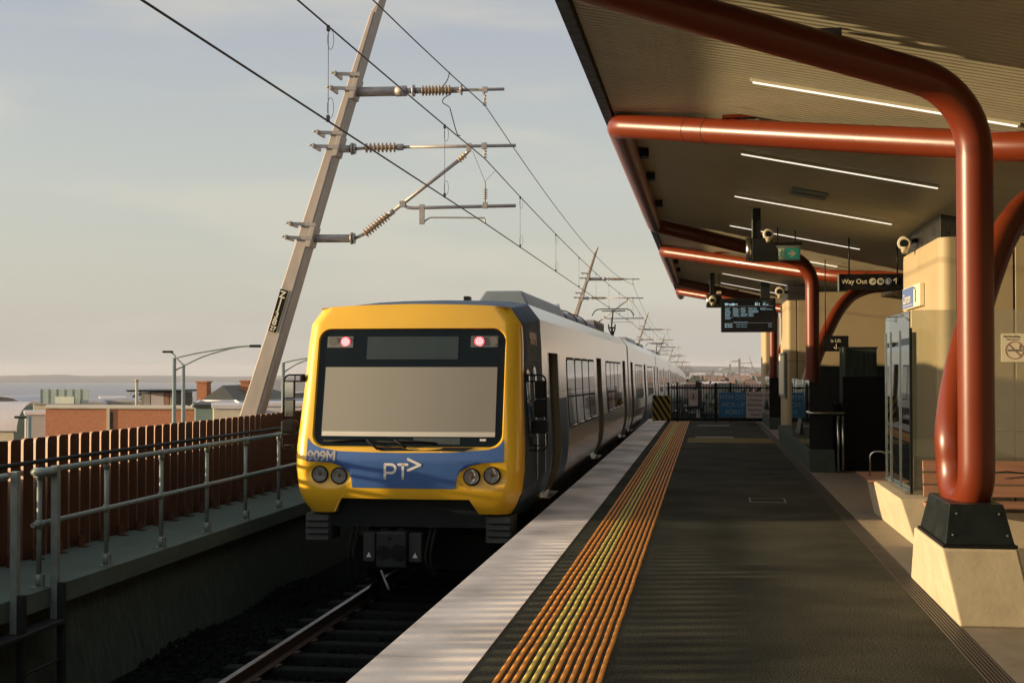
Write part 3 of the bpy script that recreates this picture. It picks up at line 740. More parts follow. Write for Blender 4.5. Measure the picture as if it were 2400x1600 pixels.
def side_panel_W(mb, W, y0, y1, z0, z1, off, r):
    pts_ = rrect(y0, y1, z0, z1, r, 4)
    top_ = [(y, z) for y, z in pts_ if z > (z0+z1)/2]; bot_ = [(y, z) for y, z in pts_ if z <= (z0+z1)/2]
    rows = [1.6] if z0 < 1.6 < z1 else []
    # split at the body crease so the pane follows it
    def P(y, z): return W(side_u(z)+off, y, z)
    up = [(y, z) for y, z in pts_ if z > 1.6]; dn = [(y, z) for y, z in pts_ if z <= 1.6]
    up_poly = [P(y1, 1.6)]+[P(*p) for p in up]+[P(y0, 1.6)]
    dn_poly = [P(y0, 1.6)]+[P(*p) for p in dn]+[P(y1, 1.6)]
    mb.add(up_poly, [tuple(range(len(up_poly)))]); mb.add(dn_poly, [tuple(range(len(dn_poly)))])
c1 = (19.9, 41.6); c2 = (41.95, 64.6); c3 = (64.95, 88.3)
carriage(*c1, [(20.75, 22.05), (29.9, 31.2), (39.1, 40.35)], [(23.35, 29.15), (32.5, 38.2)], first=True)
carriage(*c2, [(43.2, 44.5), (52.3, 53.7), (61.9, 63.2)], [(45.9, 51.2), (55.1, 60.7)])
carriage(*c3, [(66.1, 67.4), (75.6, 76.9), (85.0, 86.3)], [(68.6, 74.4), (78.1, 83.8)], full=False)
yy = 88.65
for k in range(3):
    L_ = 23.3
    carriage(yy, yy+L_, [(yy+1.2, yy+2.5), (yy+11, yy+12.3), (yy+20.4, yy+21.7)], [(yy+3.8, yy+9.6), (yy+13.6, yy+19.2)], full=False); yy += L_+.35
for a, b in ((41.6, 41.95), (64.6, 64.95), (88.3, 88.65)):
    MB().box(TX-1.25, TX+1.25, a-.02, b+.02, -.05-dip(a), 2.75-dip(a)).build('gangway_bellows', rubber, train)
# roof equipment
def hood(name, mat, x0, x1, y0, y1, zt, ch=.16, zb=2.9):
    d = dip(y0); mb = MB()
    mb.hexa([(TX+x0, y0, zb-d), (TX+x1, y0, zb-d), (TX+x1, y1, zb-d), (TX+x0, y1, zb-d)], [(TX+x0+ch, y0+.25, zt-d), (TX+x1-ch, y0+.25, zt-d), (TX+x1-ch, y1-.1, zt-d), (TX+x0+ch, y1-.1, zt-d)])
    return mb.build(name, mat, train)
bevel(hood('air_conditioner_hood', M('teal_grey_hood', (.16, .19, .20), .35, var=.12), .1, 1.12, 21.6, 27.5, 3.27, .2), .04)
bevel(box('roof_antenna_box', black, train, TX+.02, TX+.12, 21.4, 21.6, 3.0, 3.16), .01)
mb = MB(); mb.smooth = True
for k in range(28):
    ya = 27.7+k*.27
    for (r_, dy) in ((.60, 0), (.57, .13)):
        pass
vs = []; ny = 60
for k in range(ny):
    y = 27.6+7.2*k/(ny-1); r_ = .52+.02*(k % 2)
    for j in range(13): a = R(180*j/12); vs.append((TX+.58+r_*math.cos(a), y, 2.93+r_*.62*math.sin(a)-dip(y)))
mb.add(vs, [(k*13+j, k*13+j+1, (k+1)*13+j+1, (k+1)*13+j) for k in range(ny-1) for j in range(12)])
mb.build('ribbed_roof_cover', roofm, train)
for y in (29.2, 31.5): MB().tube([(TX+.58+.55*math.cos(R(a)), y+.3*math.sin(R(a)), 2.94+.35*math.sin(R(a))) for a in range(0, 181, 20)], .014, 6).build('roof_cable', rubber, train)
MB().tube([(TX+.55, 30.4, 3.2), (TX+.55, 30.4, 3.45)], .05, 10).build('roof_vent', stain, train)
bx_ = MB(); bx_.box(TX+.35, TX+.98, 35.4, 38.7, 2.9, 3.27); bxo = bevel(bx_.build('resistor_box', roofm, train), .02)
mb = MB()
for k in range(9): mb.box(TX+.975, TX+.99, 35.5+k*.35, 35.72+k*.35, 2.97, 3.2)
mb.build('resistor_grille', dark, bxo)
bevel(box('roof_box', M('cream_roof_box', (.62, .55, .38), .5, var=.1), train, TX-.55, TX+.5, 44.4, 47.4, 2.88, 3.22), .03)
bevel(hood('air_conditioner_hood', roofm, .0, 1.1, 50.5, 56.5, 3.25, .2, 2.85), .04)
bevel(hood('air_conditioner_hood', dark, .3, 1.1, 58, 62.5, 3.2, .15, 2.8), .04)
bevel(hood('air_conditioner_hood', roofm, .0, 1.1, 70, 78, 3.2, .2, 2.8), .04)
def pantograph(y, big=True):
    d = dip(y); zc = 4.58-d
    p = MB().box(TX-.45, TX+.45, y-.5, y+.5, 3.0-d, 3.06-d).build('pantograph', dark, train)
    MB().tube(crom([(TX-.88, y, zc-.27), (TX-.74, y, zc-.06), (TX-.55, y, zc-.0), (TX, y, zc+.01), (TX+.55, y, zc), (TX+.74, y, zc-.06), (TX+.88, y, zc-.27)], 6), .022, 8).tube([(TX-.5, y+.3, zc-.06), (TX+.5, y+.3, zc-.06)], .022, 8).tube([(TX-.45, y, zc-.08), (TX+.45, y, zc-.08)], .02, 6).build('contact_head', dark, p)
    MB().tube([(TX, y+.15, zc-.05), (TX-.02, y-.7, 3.75-d)], .03, 8).tube([(TX, y-.7, 3.75-d), (TX, y+.3, 3.1-d)], .05, 8).build('arm', black, p)
    MB().tube([(TX-.14, y-.7, 3.92-d), (TX-.12, y-.6, 3.72-d), (TX, y-.3, 3.4-d)], .03, 8).tube([(TX+.14, y-.7, 3.92-d), (TX+.12, y-.6, 3.72-d), (TX, y-.3, 3.4-d)], .03, 8).tube([(TX-.16, y-.68, 3.78-d), (TX+.16, y-.68, 3.78-d)], .035, 8).build('base_frame', black, p)
pantograph(56.5); pantograph(106)
# under-nose gear
MB().hexa([(TX-1.12, 17.45, -.10), (TX+1.12, 17.45, -.10), (TX+1.12, 19, -.10), (TX-1.12, 19, -.10)], [(TX-1.0, 17.42, .30), (TX+1.0, 17.42, .30), (TX+1.0, 19, .30), (TX-1.0, 19, .30)]).build('front_skirt', M('skirt', (.020, .026, .026), .45, var=.15, spec=0.12), train)
for sg in (-1, 1):
    u0, u1 = (1.065, 1.375)
    b = MB(); 
    for k in range(4):
        z = -.28+k*.085
        b.hexa([(TX+sg*u0 if sg > 0 else TX-u1, 17.36, z), (TX+u1 if sg > 0 else TX-u0, 17.36, z), (TX+u1 if sg > 0 else TX-u0, 17.9, z), (TX+sg*u0 if sg > 0 else TX-u1, 17.9, z)],
               [(TX+sg*u0 if sg > 0 else TX-u1, 17.40, z+.07), (TX+u1 if sg > 0 else TX-u0, 17.40, z+.07), (TX+u1 if sg > 0 else TX-u0, 17.9, z+.07), (TX+sg*u0 if sg > 0 else TX-u1, 17.9, z+.07)])
    xa, xb = (TX+u0-.02, TX+u1+.02) if sg > 0 else (TX-u1-.02, TX-u0+.02)
    b.box(xa, xb, 17.42, 17.9, -.29, .06)
    bevel(b.build('anti_climber', bufm, train), .006)
cp = bevel(MB().box(TX-.41, TX-.005, 17.35, 17.8, -.63, -.16).build('coupler', M('coupler_grey', (.035, .042, .042), .5, var=.25, spec=0.15), train), .02)
for u, r_ in ((-.315, .085), (-.11, .10)):
    MB().cyl((TX+u, 17.34, -.42), 'y', r_, .05, 24).build('coupler_face', black, cp)
MB().cyl((TX-.23, 17.34, -.24), 'y', .022, .04, 12).cyl((TX-.33, 17.5, -.15), 'x', .03, .1, 10).cyl((TX-.1, 17.5, -.15), 'x', .03, .1, 10).build('coupler_pin', rubber, cp)
for u0, u1 in ((-.60, -.44), (.02, .19)):
    so = bevel(box('electric_head', bufm, train, TX+u0, TX+u1, 17.4, 17.7, -.56, -.18), .015)
    cx = TX+(u0+u1)/2
    MB().add([(cx-.035, 17.393, -.50), (cx+.035, 17.393, -.50), (cx, 17.393, -.43)], [(0, 1, 2)]) or None
    m3 = MB(); m3.add([(cx-.035, 17.392, -.50), (cx+.035, 17.392, -.50), (cx, 17.392, -.43)], [(0, 1, 2)]); m3.build('warning_triangle', white_t, so, fixn=False)
MB().tube([(TX-.33, 17.3, -.66), (TX-.18, 17.12, -.88)], .016, 8).build('hanging_hose', galv, train)
for u in (-.75, -.68, .30, .36): MB().tube(crom([(TX+u, 17.5, -.1), (TX+u-.05, 17.4, -.5), (TX+u+.02, 17.5, -.75)], 5), .02, 8).build('brake_hose', rubber, train)
for sg in (-1, 1):
    for y in (19.0, 21.5):
        w = MB().cyl((TX+sg*.8, y, -.63), 'x', .45, .12, 28).build('wheel', under, train)
        MB().box(TX+sg*.62, TX+sg*.70, y-.05, y+1, -.95, -.2).build('suspension_frame', under, w)
MB().box(TX-1.0, TX+1.0, 18.4, 22, -.8, -.35).build('bogie_frame', under, train)
# mirrors: bracket frame, two mirror glasses, rubber pod
mirm = M('mirror_glass', (.75, .72, .6), .05, metal=1, var=0)
def mirror(sg, y):
    x0 = TX+sg*1.50; x1 = TX+sg*1.76
    fr = MB().tube(fillet([(x0, y, 1.905), (x1, y, 1.905), (x1+sg*.01, y, 1.30)], .08), .012, 8)
    fr.tube([(x0, y, 1.82), (x1, y, 1.82)], .010, 8).tube([((x0+x1)/2-sg*.02, y, 1.82), ((x0+x1)/2-sg*.02, y, 1.905)], .009, 6)
    fr.tube(fillet([(x1+sg*.02, y, 1.12), (x1+sg*.02, y, .885), (x0, y, .885)], .09), .011, 8).tube([(x0, y, .955), (x1, y, .955)], .009, 6).tube([((x0+x1)/2, y, .885), ((x0+x1)/2, y, .955)], .009, 6)
    mo = fr.build('mirror_bracket', rubber, train)
    MB().cyl((x0, y, 1.865), 'x', .055, .05, 14).build('bracket_boss', rubber, mo)
    for z0, z1 in ((1.60, 1.81), (1.345, 1.565)):
        a, b = sorted((x1-sg*.015, x1-sg*.135))
        bevel(box('mirror_housing', rubber, mo, a-.012, b+.012, y-.02, y+.05, z0-.012, z1+.012), .02)
        if sg < 0: MB().box(a, b, y-.026, y-.0215, z0, z1).build('mirror_glass', mirm, mo)
    a, b = sorted((x1+sg*.03, x1-sg*.19))
    bevel(box('rubber_pod', rubber, mo, a, b, y-.09, y+.09, 1.115, 1.30), .045, 4)
mirror(-1, 17.62); mirror(1, 18.05)
# ------------------------------------------------------------------ overhead line masts
def insulator(mb, a, b, n=9, r=.062, rc=.03):
    a, b = Vector(a), Vector(b); path = []; rads = []
    for k in range(n):
        for (t_, r_) in ((0, rc), (.35, r), (.5, r*.98), (.62, rc)):
            path.append(a.lerp(b, (k+t_)/n)); rads.append(r_)
    path.append(b); rads.append(rc); mb.tube(path, 0, 12, rads=rads)
def mast(y, label, plate=True):
    root = thing('catenary_mast', label, 'mast', (-9.0, y, -1.6), 'leaning masts carrying the overhead wires')
    def cx(z): return -8.425+(z-1.03)*(-6.43+8.425)/(7.59-1.03)
    def hw(z): return .225-.0040*(z-1.03)
    lo_z, hi_z = -1.6, 8.85
    mb = MB()
    mb.hexa([(cx(lo_z)-hw(lo_z), y-.16, lo_z), (cx(lo_z)+hw(lo_z), y-.16, lo_z), (cx(lo_z)+hw(lo_z), y+.2, lo_z), (cx(lo_z)-hw(lo_z), y+.2, lo_z)],
            [(cx(hi_z)-hw(hi_z)+.15, y-.16, hi_z-.35), (cx(hi_z)+hw(hi_z), y-.16, hi_z), (cx(hi_z)+hw(hi_z), y+.2, hi_z), (cx(hi_z)-hw(hi_z)+.15, y+.2, hi_z-.35)])
    po = bevel(mb.build('mast_pole', mastm, root), .02)
    mb = MB()   # raised flange that gives the darker side strip
    for zz0, zz1 in ((-1.0, 8.5),):
        mb.hexa([(cx(zz0)+hw(zz0)-.09, y-.185, zz0), (cx(zz0)+hw(zz0)-.055, y-.185, zz0), (cx(zz0)+hw(zz0)-.055, y-.162, zz0), (cx(zz0)+hw(zz0)-.09, y-.162, zz0)],
                [(cx(zz1)+hw(zz1)-.09, y-.185, zz1), (cx(zz1)+hw(zz1)-.055, y-.185, zz1), (cx(zz1)+hw(zz1)-.055, y-.162, zz1), (cx(zz1)+hw(zz1)-.09, y-.162, zz1)])
    mb.build('flange', mastm, po)
    for z in (7.40, 7.14, 6.33, 6.08, 4.66, 4.41):
        b = MB(); w = hw(z)
        b.hexa([(cx(z)-w-.06, y-.20, z-.035), (cx(z)+w+.02, y-.20, z-.075), (cx(z)+w+.02, y-.165, z-.075), (cx(z)-w-.10, y-.165, z-.035)], [(cx(z)-w-.10, y-.20, z+.02), (cx(z)+w+.02, y-.20, z+.0), (cx(z)+w+.02, y-.165, z+.0), (cx(z)-w-.10, y-.165, z+.02)])
        b.box(cx(z)-w-.06, cx(z)-w-.02, y-.25, y+.22, z-.05, z+.03)
        bo = bevel(b.build('clamp_band', steelp, root), .004)
        MB().cyl((cx(z)-w-.09, y-.22, z), 'x', .018, .08, 8).build('bolt', galv, bo)
    for z in (7.10, 6.05, 4.39):
        b = MB(); w = cx(z)+hw(z); b.hexa([(w-.10, y-.19, z-.17), (w-.02, y-.19, z-.17), (w-.02, y+.2, z-.17), (w-.10, y+.2, z-.17)], [(w+.0, y-.19, z+.2), (w+.08, y-.19, z+.2), (w+.08, y+.2, z+.2), (w+.0, y+.2, z+.2)])
        bevel(b.build('clamp_plate', mastm, root), .005)
    # arm 1
    a = MB().tube([(cx(7.08), y, 7.08), (-5.62, y, 7.07)], .088, 14).tube([(-5.64, y, 7.07), (-5.44, y, 7.07)], .098, 14).tube([(-5.44, y, 7.07), (-5.34, y, 7.07)], .05, 10).tube([(-5.33, y, 7.07), (-5.29, y, 7.07)], .11, 12)
    ao = a.build('upper_arm', steelp, root)
    MB().tube([(-5.28, y, 7.07), (-5.15, y, 7.07)], .055, 10).build('end_fitting', steelp, ao)
    MB().tube([(-4.60, y, 7.06), (-4.43, y, 7.06), (-4.429, y, 7.06), (-4.41, y, 7.06)], 0, 12, rads=[.055, .055, .10, .10]).build('end_fitting', steelp, ao)
    i_ = MB(); insulator(i_, (-5.16, y, 7.065), (-4.6, y, 7.06), 9, .10, .055); i_.build('insulator', insul, ao)
    MB().tube([(-4.42, y, 7.055), (-3.63, y, 7.05)], .028, 10).build('arm_tip', steelp, ao)
    h = MB().tube([(-3.99, y, 7.06), (-3.99, y, 6.80)], .012, 6).box(-4.03, -3.94, y-.03, y+.03, 7.0, 7.1).box(-4.02, -3.96, y-.03, y+.03, 6.76, 6.82)
    for q in range(3): h.tube([(-4.02, y, 6.97-q*.06), (-3.96, y, 6.93-q*.06)], .012, 6)
    h.build('wire_hanger', steelp, ao)
    # arm 2
    a = MB().tube([(cx(6.04), y, 6.04), (-6.50, y, 6.03)], .07, 12).tube([(-6.48, y, 6.03), (-6.44, y, 6.03)], .11, 12).tube([(-6.42, y, 6.03), (-6.40, y, 6.03)], .10, 12).tube([(-6.40, y, 6.03), (-6.22, y, 6.04)], .03, 8).tube([(-5.62, y, 6.04), (-5.50, y, 6.04)], .06, 10).tube([(-5.50, y, 6.04), (-3.42, y, 6.02)], .03, 10)
    ao = a.build('middle_arm', steelp, root)
    i_ = MB(); insulator(i_, (-6.22, y, 6.04), (-5.62, y, 6.04), 8, .092, .04); i_.build('insulator', insul, ao)
    h = MB().box(-4.04, -3.95, y-.04, y+.04, 5.97, 6.08).tube([(-3.99, y, 6.0), (-3.99, y, 5.80)], .012, 6)
    for q in range(3): h.tube([(-4.02, y, 5.96-q*.055), (-3.95, y, 5.92-q*.055)], .012, 6)
    h.build('wire_hanger', steelp, ao)
    # low bracket, strut
    a = MB().tube([(cx(4.39), y, 4.39), (-6.50, y, 4.38)], .075, 12).tube([(-6.48, y, 4.38), (-6.45, y, 4.38)], .11, 12).tube([(-6.43, y, 4.38), (-6.41, y, 4.38)], .10, 12).tube([(-6.41, y, 4.38), (-6.2, y, 4.47)], .03, 8)
    a.tube([(-5.78, y, 4.80), (-5.68, y, 4.87)], .05, 10).tube([(-5.70, y, 4.86), (-4.46, y, 5.78)], .034, 10).tube([(-4.34, y, 5.88), (-4.26, y, 5.97)], .03, 8).box(-4.32, -4.24, y-.035, y+.035, 5.93, 6.08).box(-5.56, -5.46, y-.045, y+.045, 4.94, 5.05)
    ao = a.build('diagonal_strut', steelp, root)
    i_ = MB(); insulator(i_, (-6.22, y, 4.46), (-5.78, y, 4.80), 9, .092, .04); i_.build('insulator', insul, ao)
    i_ = MB(); insulator(i_, (-4.47, y, 5.77), (-4.34, y, 5.88), 3, .065, .03); i_.build('insulator', insul, ao)
    # registration arm
    a = MB().tube([(-5.50, y, 4.99), (-5.42, y, 4.93), (-5.3, y, 4.92), (-3.42, y, 4.93)], .032, 10).box(-5.195, -5.105, y-.03, y+.03, 4.62, 4.98)
    ao = a.build('registration_arm', steelp, root)
    MB().tube(crom([(-5.14, y, 4.64), (-5.03, y, 4.72), (-4.9, y, 4.74), (-4.1, y, 4.72), (-4.0, y, 4.71), (-3.98, y, 4.62)], 5), .015, 8).build('steady_arm', steelp, ao)
    i_ = MB(); insulator(i_, (-3.98, y, 5.25), (-3.98, y, 5.05), 6, .045, .012); i_.tube([(-3.98, y, 5.38), (-3.98, y, 4.94)], .012, 6); i_.box(-4.02, -3.94, y-.04, y+.04, 4.89, 5.0); i_.build('insulator', steelp, ao)
    MB().tube([(-4.0, y-1.2, 5.74), (-3.985, y, 5.38)], .004, 4).tube([(-3.97, y+1.1, 5.73), (-3.985, y, 5.38)], .004, 4).build('support_wire', wirem, ao)
    return root
m1 = mast(24.0, 'tall leaning grey mast plated Z11387 just behind the train cab')
pl = thing('number_plate', 'narrow black plate lettered Z11387 27 on the nearest leaning mast', 'sign', (-7.8, 23.8, 3.0))
lean = Vector((.304, 0, 1)).normalized(); acr = Vector((1, 0, -.304)).normalized(); pc = Vector((-7.80, 23.80, 3.05))
def plate_pt(a, b, d=0): return pc+acr*a+lean*b+Vector((0, -d, 0))
MB().hexa([plate_pt(-.075, -.40), plate_pt(.075, -.40), plate_pt(.075, -.40, -.01), plate_pt(-.075, -.40, -.01)], [plate_pt(-.075, .40), plate_pt(.075, .40), plate_pt(.075, .40, -.01), plate_pt(-.075, .40, -.01)]).build('plate', signblk, pl)
for k, ch in enumerate('Z1138'):
    text('letter', ch, .17, plate_pt(-.005, .25-k*.13, .004), signcream, pl, u=acr, v=lean, align='CENTER', bold=.005)
text('letter', '27', .11, plate_pt(0, -.375, .004), signcream, pl, u=acr, v=lean, align='CENTER', bold=.004)
mast_y = [24, 73, 137, 190, 240, 292, 345, 400]
labs = ['second leaning mast, its pointed top rising above the train roof', 'third leaning mast in the row behind the train', 'fourth leaning mast in the receding row', 'fifth leaning mast in the receding row', 'sixth leaning mast, small and far down the line', 'seventh leaning mast, small and far down the line', 'farthest leaning mast of the left row']
for y, lb in zip(mast_y[1:], labs):
    c = copy_tree(m1); c.location = (-9.0, y, -1.6-dip(y)); c['label'] = lb
for y, lb in ((305, 'leaning mast on the right of the line, tilted to the left'), (372, 'smaller left-tilted mast right of the line, farther off')):
    c = copy_tree(m1); c.location = (9.0+3.2, y, -1.6-dip(y)); c.rotation_euler.z = math.pi; c['label'] = lb
# wires
def wire(name, label, z0, sag, r, ext0):
    t = thing(name, label, 'overhead wire', (-3.98, 24, z0), 'overhead wires above the track')
    ys = [mast_y[0]-48]+mast_y; path = []
    for a, b in zip(ys, ys[1:]):
        for k in range(16):
            y = a+(b-a)*k/16; q = k/16; path.append((-3.98, y, z0-4*sag*q*(1-q)*((b-a)/50)**2-(dip(a)*(1-q)+dip(b)*q)))
    path.append((-3.98, ys[-1], z0-dip(ys[-1])))
    MB().tube([p for p in path if p[1] > ext0], r, 6).build('conductor', wirem, t); return t
w1 = wire('contact_wire', 'lowest of the three wires sweeping over the train', 4.62, 0.0, .0105, -14)
w2 = wire('catenary_wire', 'middle of the three wires, with loops hanging from it', 5.79, .26, .010, -14)
w3 = wire('feeder_wire', 'highest of the three wires, right of the mast top', 6.76, .62, .009, -14)
def zw2(y):
    ys = [mast_y[0]-48]+mast_y
    for a, b in zip(ys, ys[1:]):
        if a <= y <= b: q = (y-a)/(b-a); return 5.79-4*.26*q*(1-q)*((b-a)/50)**2-(dip(a)*(1-q)+dip(b)*q)
for y in (7.4, 13.8, 20.2, 28.6, 35.5, 42, 48.5, 55, 61.5, 68, 80, 87, 94, 101, 108, 116, 124, 131):
    zt = zw2(y); zb = 4.62-((dip(24)*(1-(y-24)/49)+dip(73)*(y-24)/49) if 24 < y < 73 else (dip(73)*(1-(y-73)/64)+dip(137)*(y-73)/64) if y > 73 else 0)
    mb = MB().tube([(-3.98, y, zt), (-3.98, y, zb)], .0035, 4).box(-3.995, -3.965, y-.02, y+.02, zt-.05, zt+.01).box(-3.995, -3.965, y-.02, y+.02, zb-.01, zb+.06)
    if y < 40:
        for zc_, s_ in ((zt-.14, 1), (zb+.14, 1)): mb.tube([(-3.955+.035*math.cos(R(a)), y, zc_+.11*math.sin(R(a))) for a in range(0, 361, 30)], .003, 4)
    mb.build('dropper', wirem, w2)
MB().tube(crom([(-3.98, 20.6, 6.63), (-4.02, 20.6, 6.5), (-4.11, 20.6, 6.36), (-4.05, 20.6, 6.30), (-3.96, 20.6, 6.29), (-4.07, 20.6, 6.22), (-4.09, 20.6, 6.15), (-3.99, 20.6, 6.08), (-3.96, 20.6, 6.0), (-3.98, 21.2, 5.78), (-3.96, 21.4, 5.76)], 6), .008, 6).build('jumper_cable', wirem, w3)
# ------------------------------------------------------------------ canopy
def cz(x): return 4.872-.20*x if x <= 4.6 else 3.952+.184*(x-4.6)
can = thing('platform_canopy', 'long ribbed metal canopy roof over the platform', 'canopy', (1.7, 25, 4.8))
CY0, CY1 = -20., 53.5
def corr(x0, x1, name, parent):
    mb = MB(); mb.smooth = False; p = .105; prof = [(0, 0), (.30, 0), (.48, .032), (.82, .032)]
    ys = []; k = 0
    while CY0+k*p < CY1:
        for (a, h) in prof: ys.append((CY0+(k+a)*p, h))
        k += 1
    xs = [x0, x1]
    mb.add([(x, y, cz(x)+h) for y, h in ys for x in xs], [(2*i, 2*i+1, 2*i+3, 2*i+2) for i in range(len(ys)-1)])
    return mb.build(name, soff, parent, fixn=False)
corr(-1.12, 4.6, 'soffit', can); corr(4.6, 10.5, 'right_soffit', can)
mb = MB()
mb.add([(x, y, cz(x)+dz) for y in (CY0, CY1) for x, dz in ((-1.13, .16), (4.6, .16), (10.5, .16))], [(0, 1, 4, 3), (1, 2, 5, 4)])
mb.build('roof_sheet', roofm, can, fixn=False)
MB().hexa([(-1.25, CY0, cz(-1.13)-.04), (-1.14, CY0, cz(-1.13)-.045), (-1.14, CY1, cz(-1.13)-.045), (-1.25, CY1, cz(-1.13)-.04)], [(-1.25, CY0, cz(-1.13)+.20), (-1.13, CY0, cz(-1.13)+.20), (-1.13, CY1, cz(-1.13)+.20), (-1.25, CY1, cz(-1.13)+.20)]).build('edge_fascia', dark, can)
MB().prism([(-1.25, cz(-1.25)-.04), (4.6, cz(4.6)-.04), (10.6, cz(10.6)-.04), (10.6, cz(10.6)+.2), (4.6, cz(4.6)+.2), (-1.25, cz(-1.25)+.2)], 'y', CY1, CY1+.08).build('end_fascia', dark, can)
MB().box(4.5, 4.7, CY0, CY1, 3.86, 3.93).build('valley_gutter', dark, can)
for y in (18.6, 20.9, 24.4, 37.8, 41): box('edge_bracket', black, can, -.93, -.80, y, y+.25, cz(-.86)-.12, cz(-.86)-.004)
# strip lights
first = None
for i, y in enumerate([4.3, 8.7, 13.1, 17.5, 21.8, 26.3, 30.8, 35.2, 39.6, 44.0]):
    lab = ['strip light above and behind the viewer', 'strip light nearest the viewer under the canopy', 'long white strip light above the first cross tube', 'strip light just beyond the first cross tube', 'strip light in front of the hanging equipment pod', 'strip light passing behind the hanging equipment pod', 'thin strip light just above the second cross tube', 'strip light just below the second cross tube', 'small strip light beside the departure screen', 'farthest small strip light under the canopy'][i]
    t = thing('strip_light', lab, 'light', (1.65, y, cz(1.65)), 'strip lights under the canopy')
    def sl(x, dz): return (x, cz(x)+dz)
    MB().hexa([(.42, y-.03, cz(.42)-.03), (2.9, y-.03, cz(2.9)-.03), (2.9, y+.03, cz(2.9)-.03), (.42, y+.03, cz(.42)-.03)], [(.42, y-.03, cz(.42)-.002), (2.9, y-.03, cz(2.9)-.002), (2.9, y+.03, cz(2.9)-.002), (.42, y+.03, cz(.42)-.002)]).build('housing', signcream, t)
    MB().hexa([(.44, y-.013, cz(.44)-.043), (2.88, y-.013, cz(2.88)-.043), (2.88, y+.013, cz(2.88)-.043), (.44, y+.013, cz(.44)-.043)], [(.44, y-.013, cz(.44)-.031), (2.88, y-.013, cz(2.88)-.031), (2.88, y+.013, cz(2.88)-.031), (.44, y+.013, cz(.44)-.031)]).build('diffuser', tubelight, t)
for y, lb in ((28.6, 'right-hand strip light below the Way Out sign'), (37, 'far right-hand strip light under the dark roof slope')):
    t = thing('strip_light', lb, 'light', (6.5, y, cz(6.5)), 'strip lights under the canopy')
    MB().hexa([(5.3, y-.03, cz(5.3)-.05), (8, y-.03, cz(8)-.05), (8, y+.03, cz(8)-.05), (5.3, y+.03, cz(5.3)-.05)], [(5.3, y-.03, cz(5.3)-.002), (8, y-.03, cz(8)-.002), (8, y+.03, cz(8)-.002), (5.3, y+.03, cz(5.3)-.002)]).build('diffuser', tubelight, t)
vn = thing('ceiling_unit', 'flat grey ceiling unit fixed to the soffit behind a strip light', 'ceiling unit', (1.7, 21, 4.5))
def slab(x0, x1, y0, y1, a, b): return MB().hexa([(x0, y0, cz(x0)+a), (x1, y0, cz(x1)+a), (x1, y1, cz(x1)+a), (x0, y1, cz(x0)+a)], [(x0, y0, cz(x0)+b), (x1, y0, cz(x1)+b), (x1, y1, cz(x1)+b), (x0, y1, cz(x0)+b)])
slab(1.22, 1.74, 19.8, 20.5, -.03, -.002).build('panel', galv, vn); slab(1.24, 1.72, 20.1, 20.16, -.036, -.031).build('slot', dark, vn)
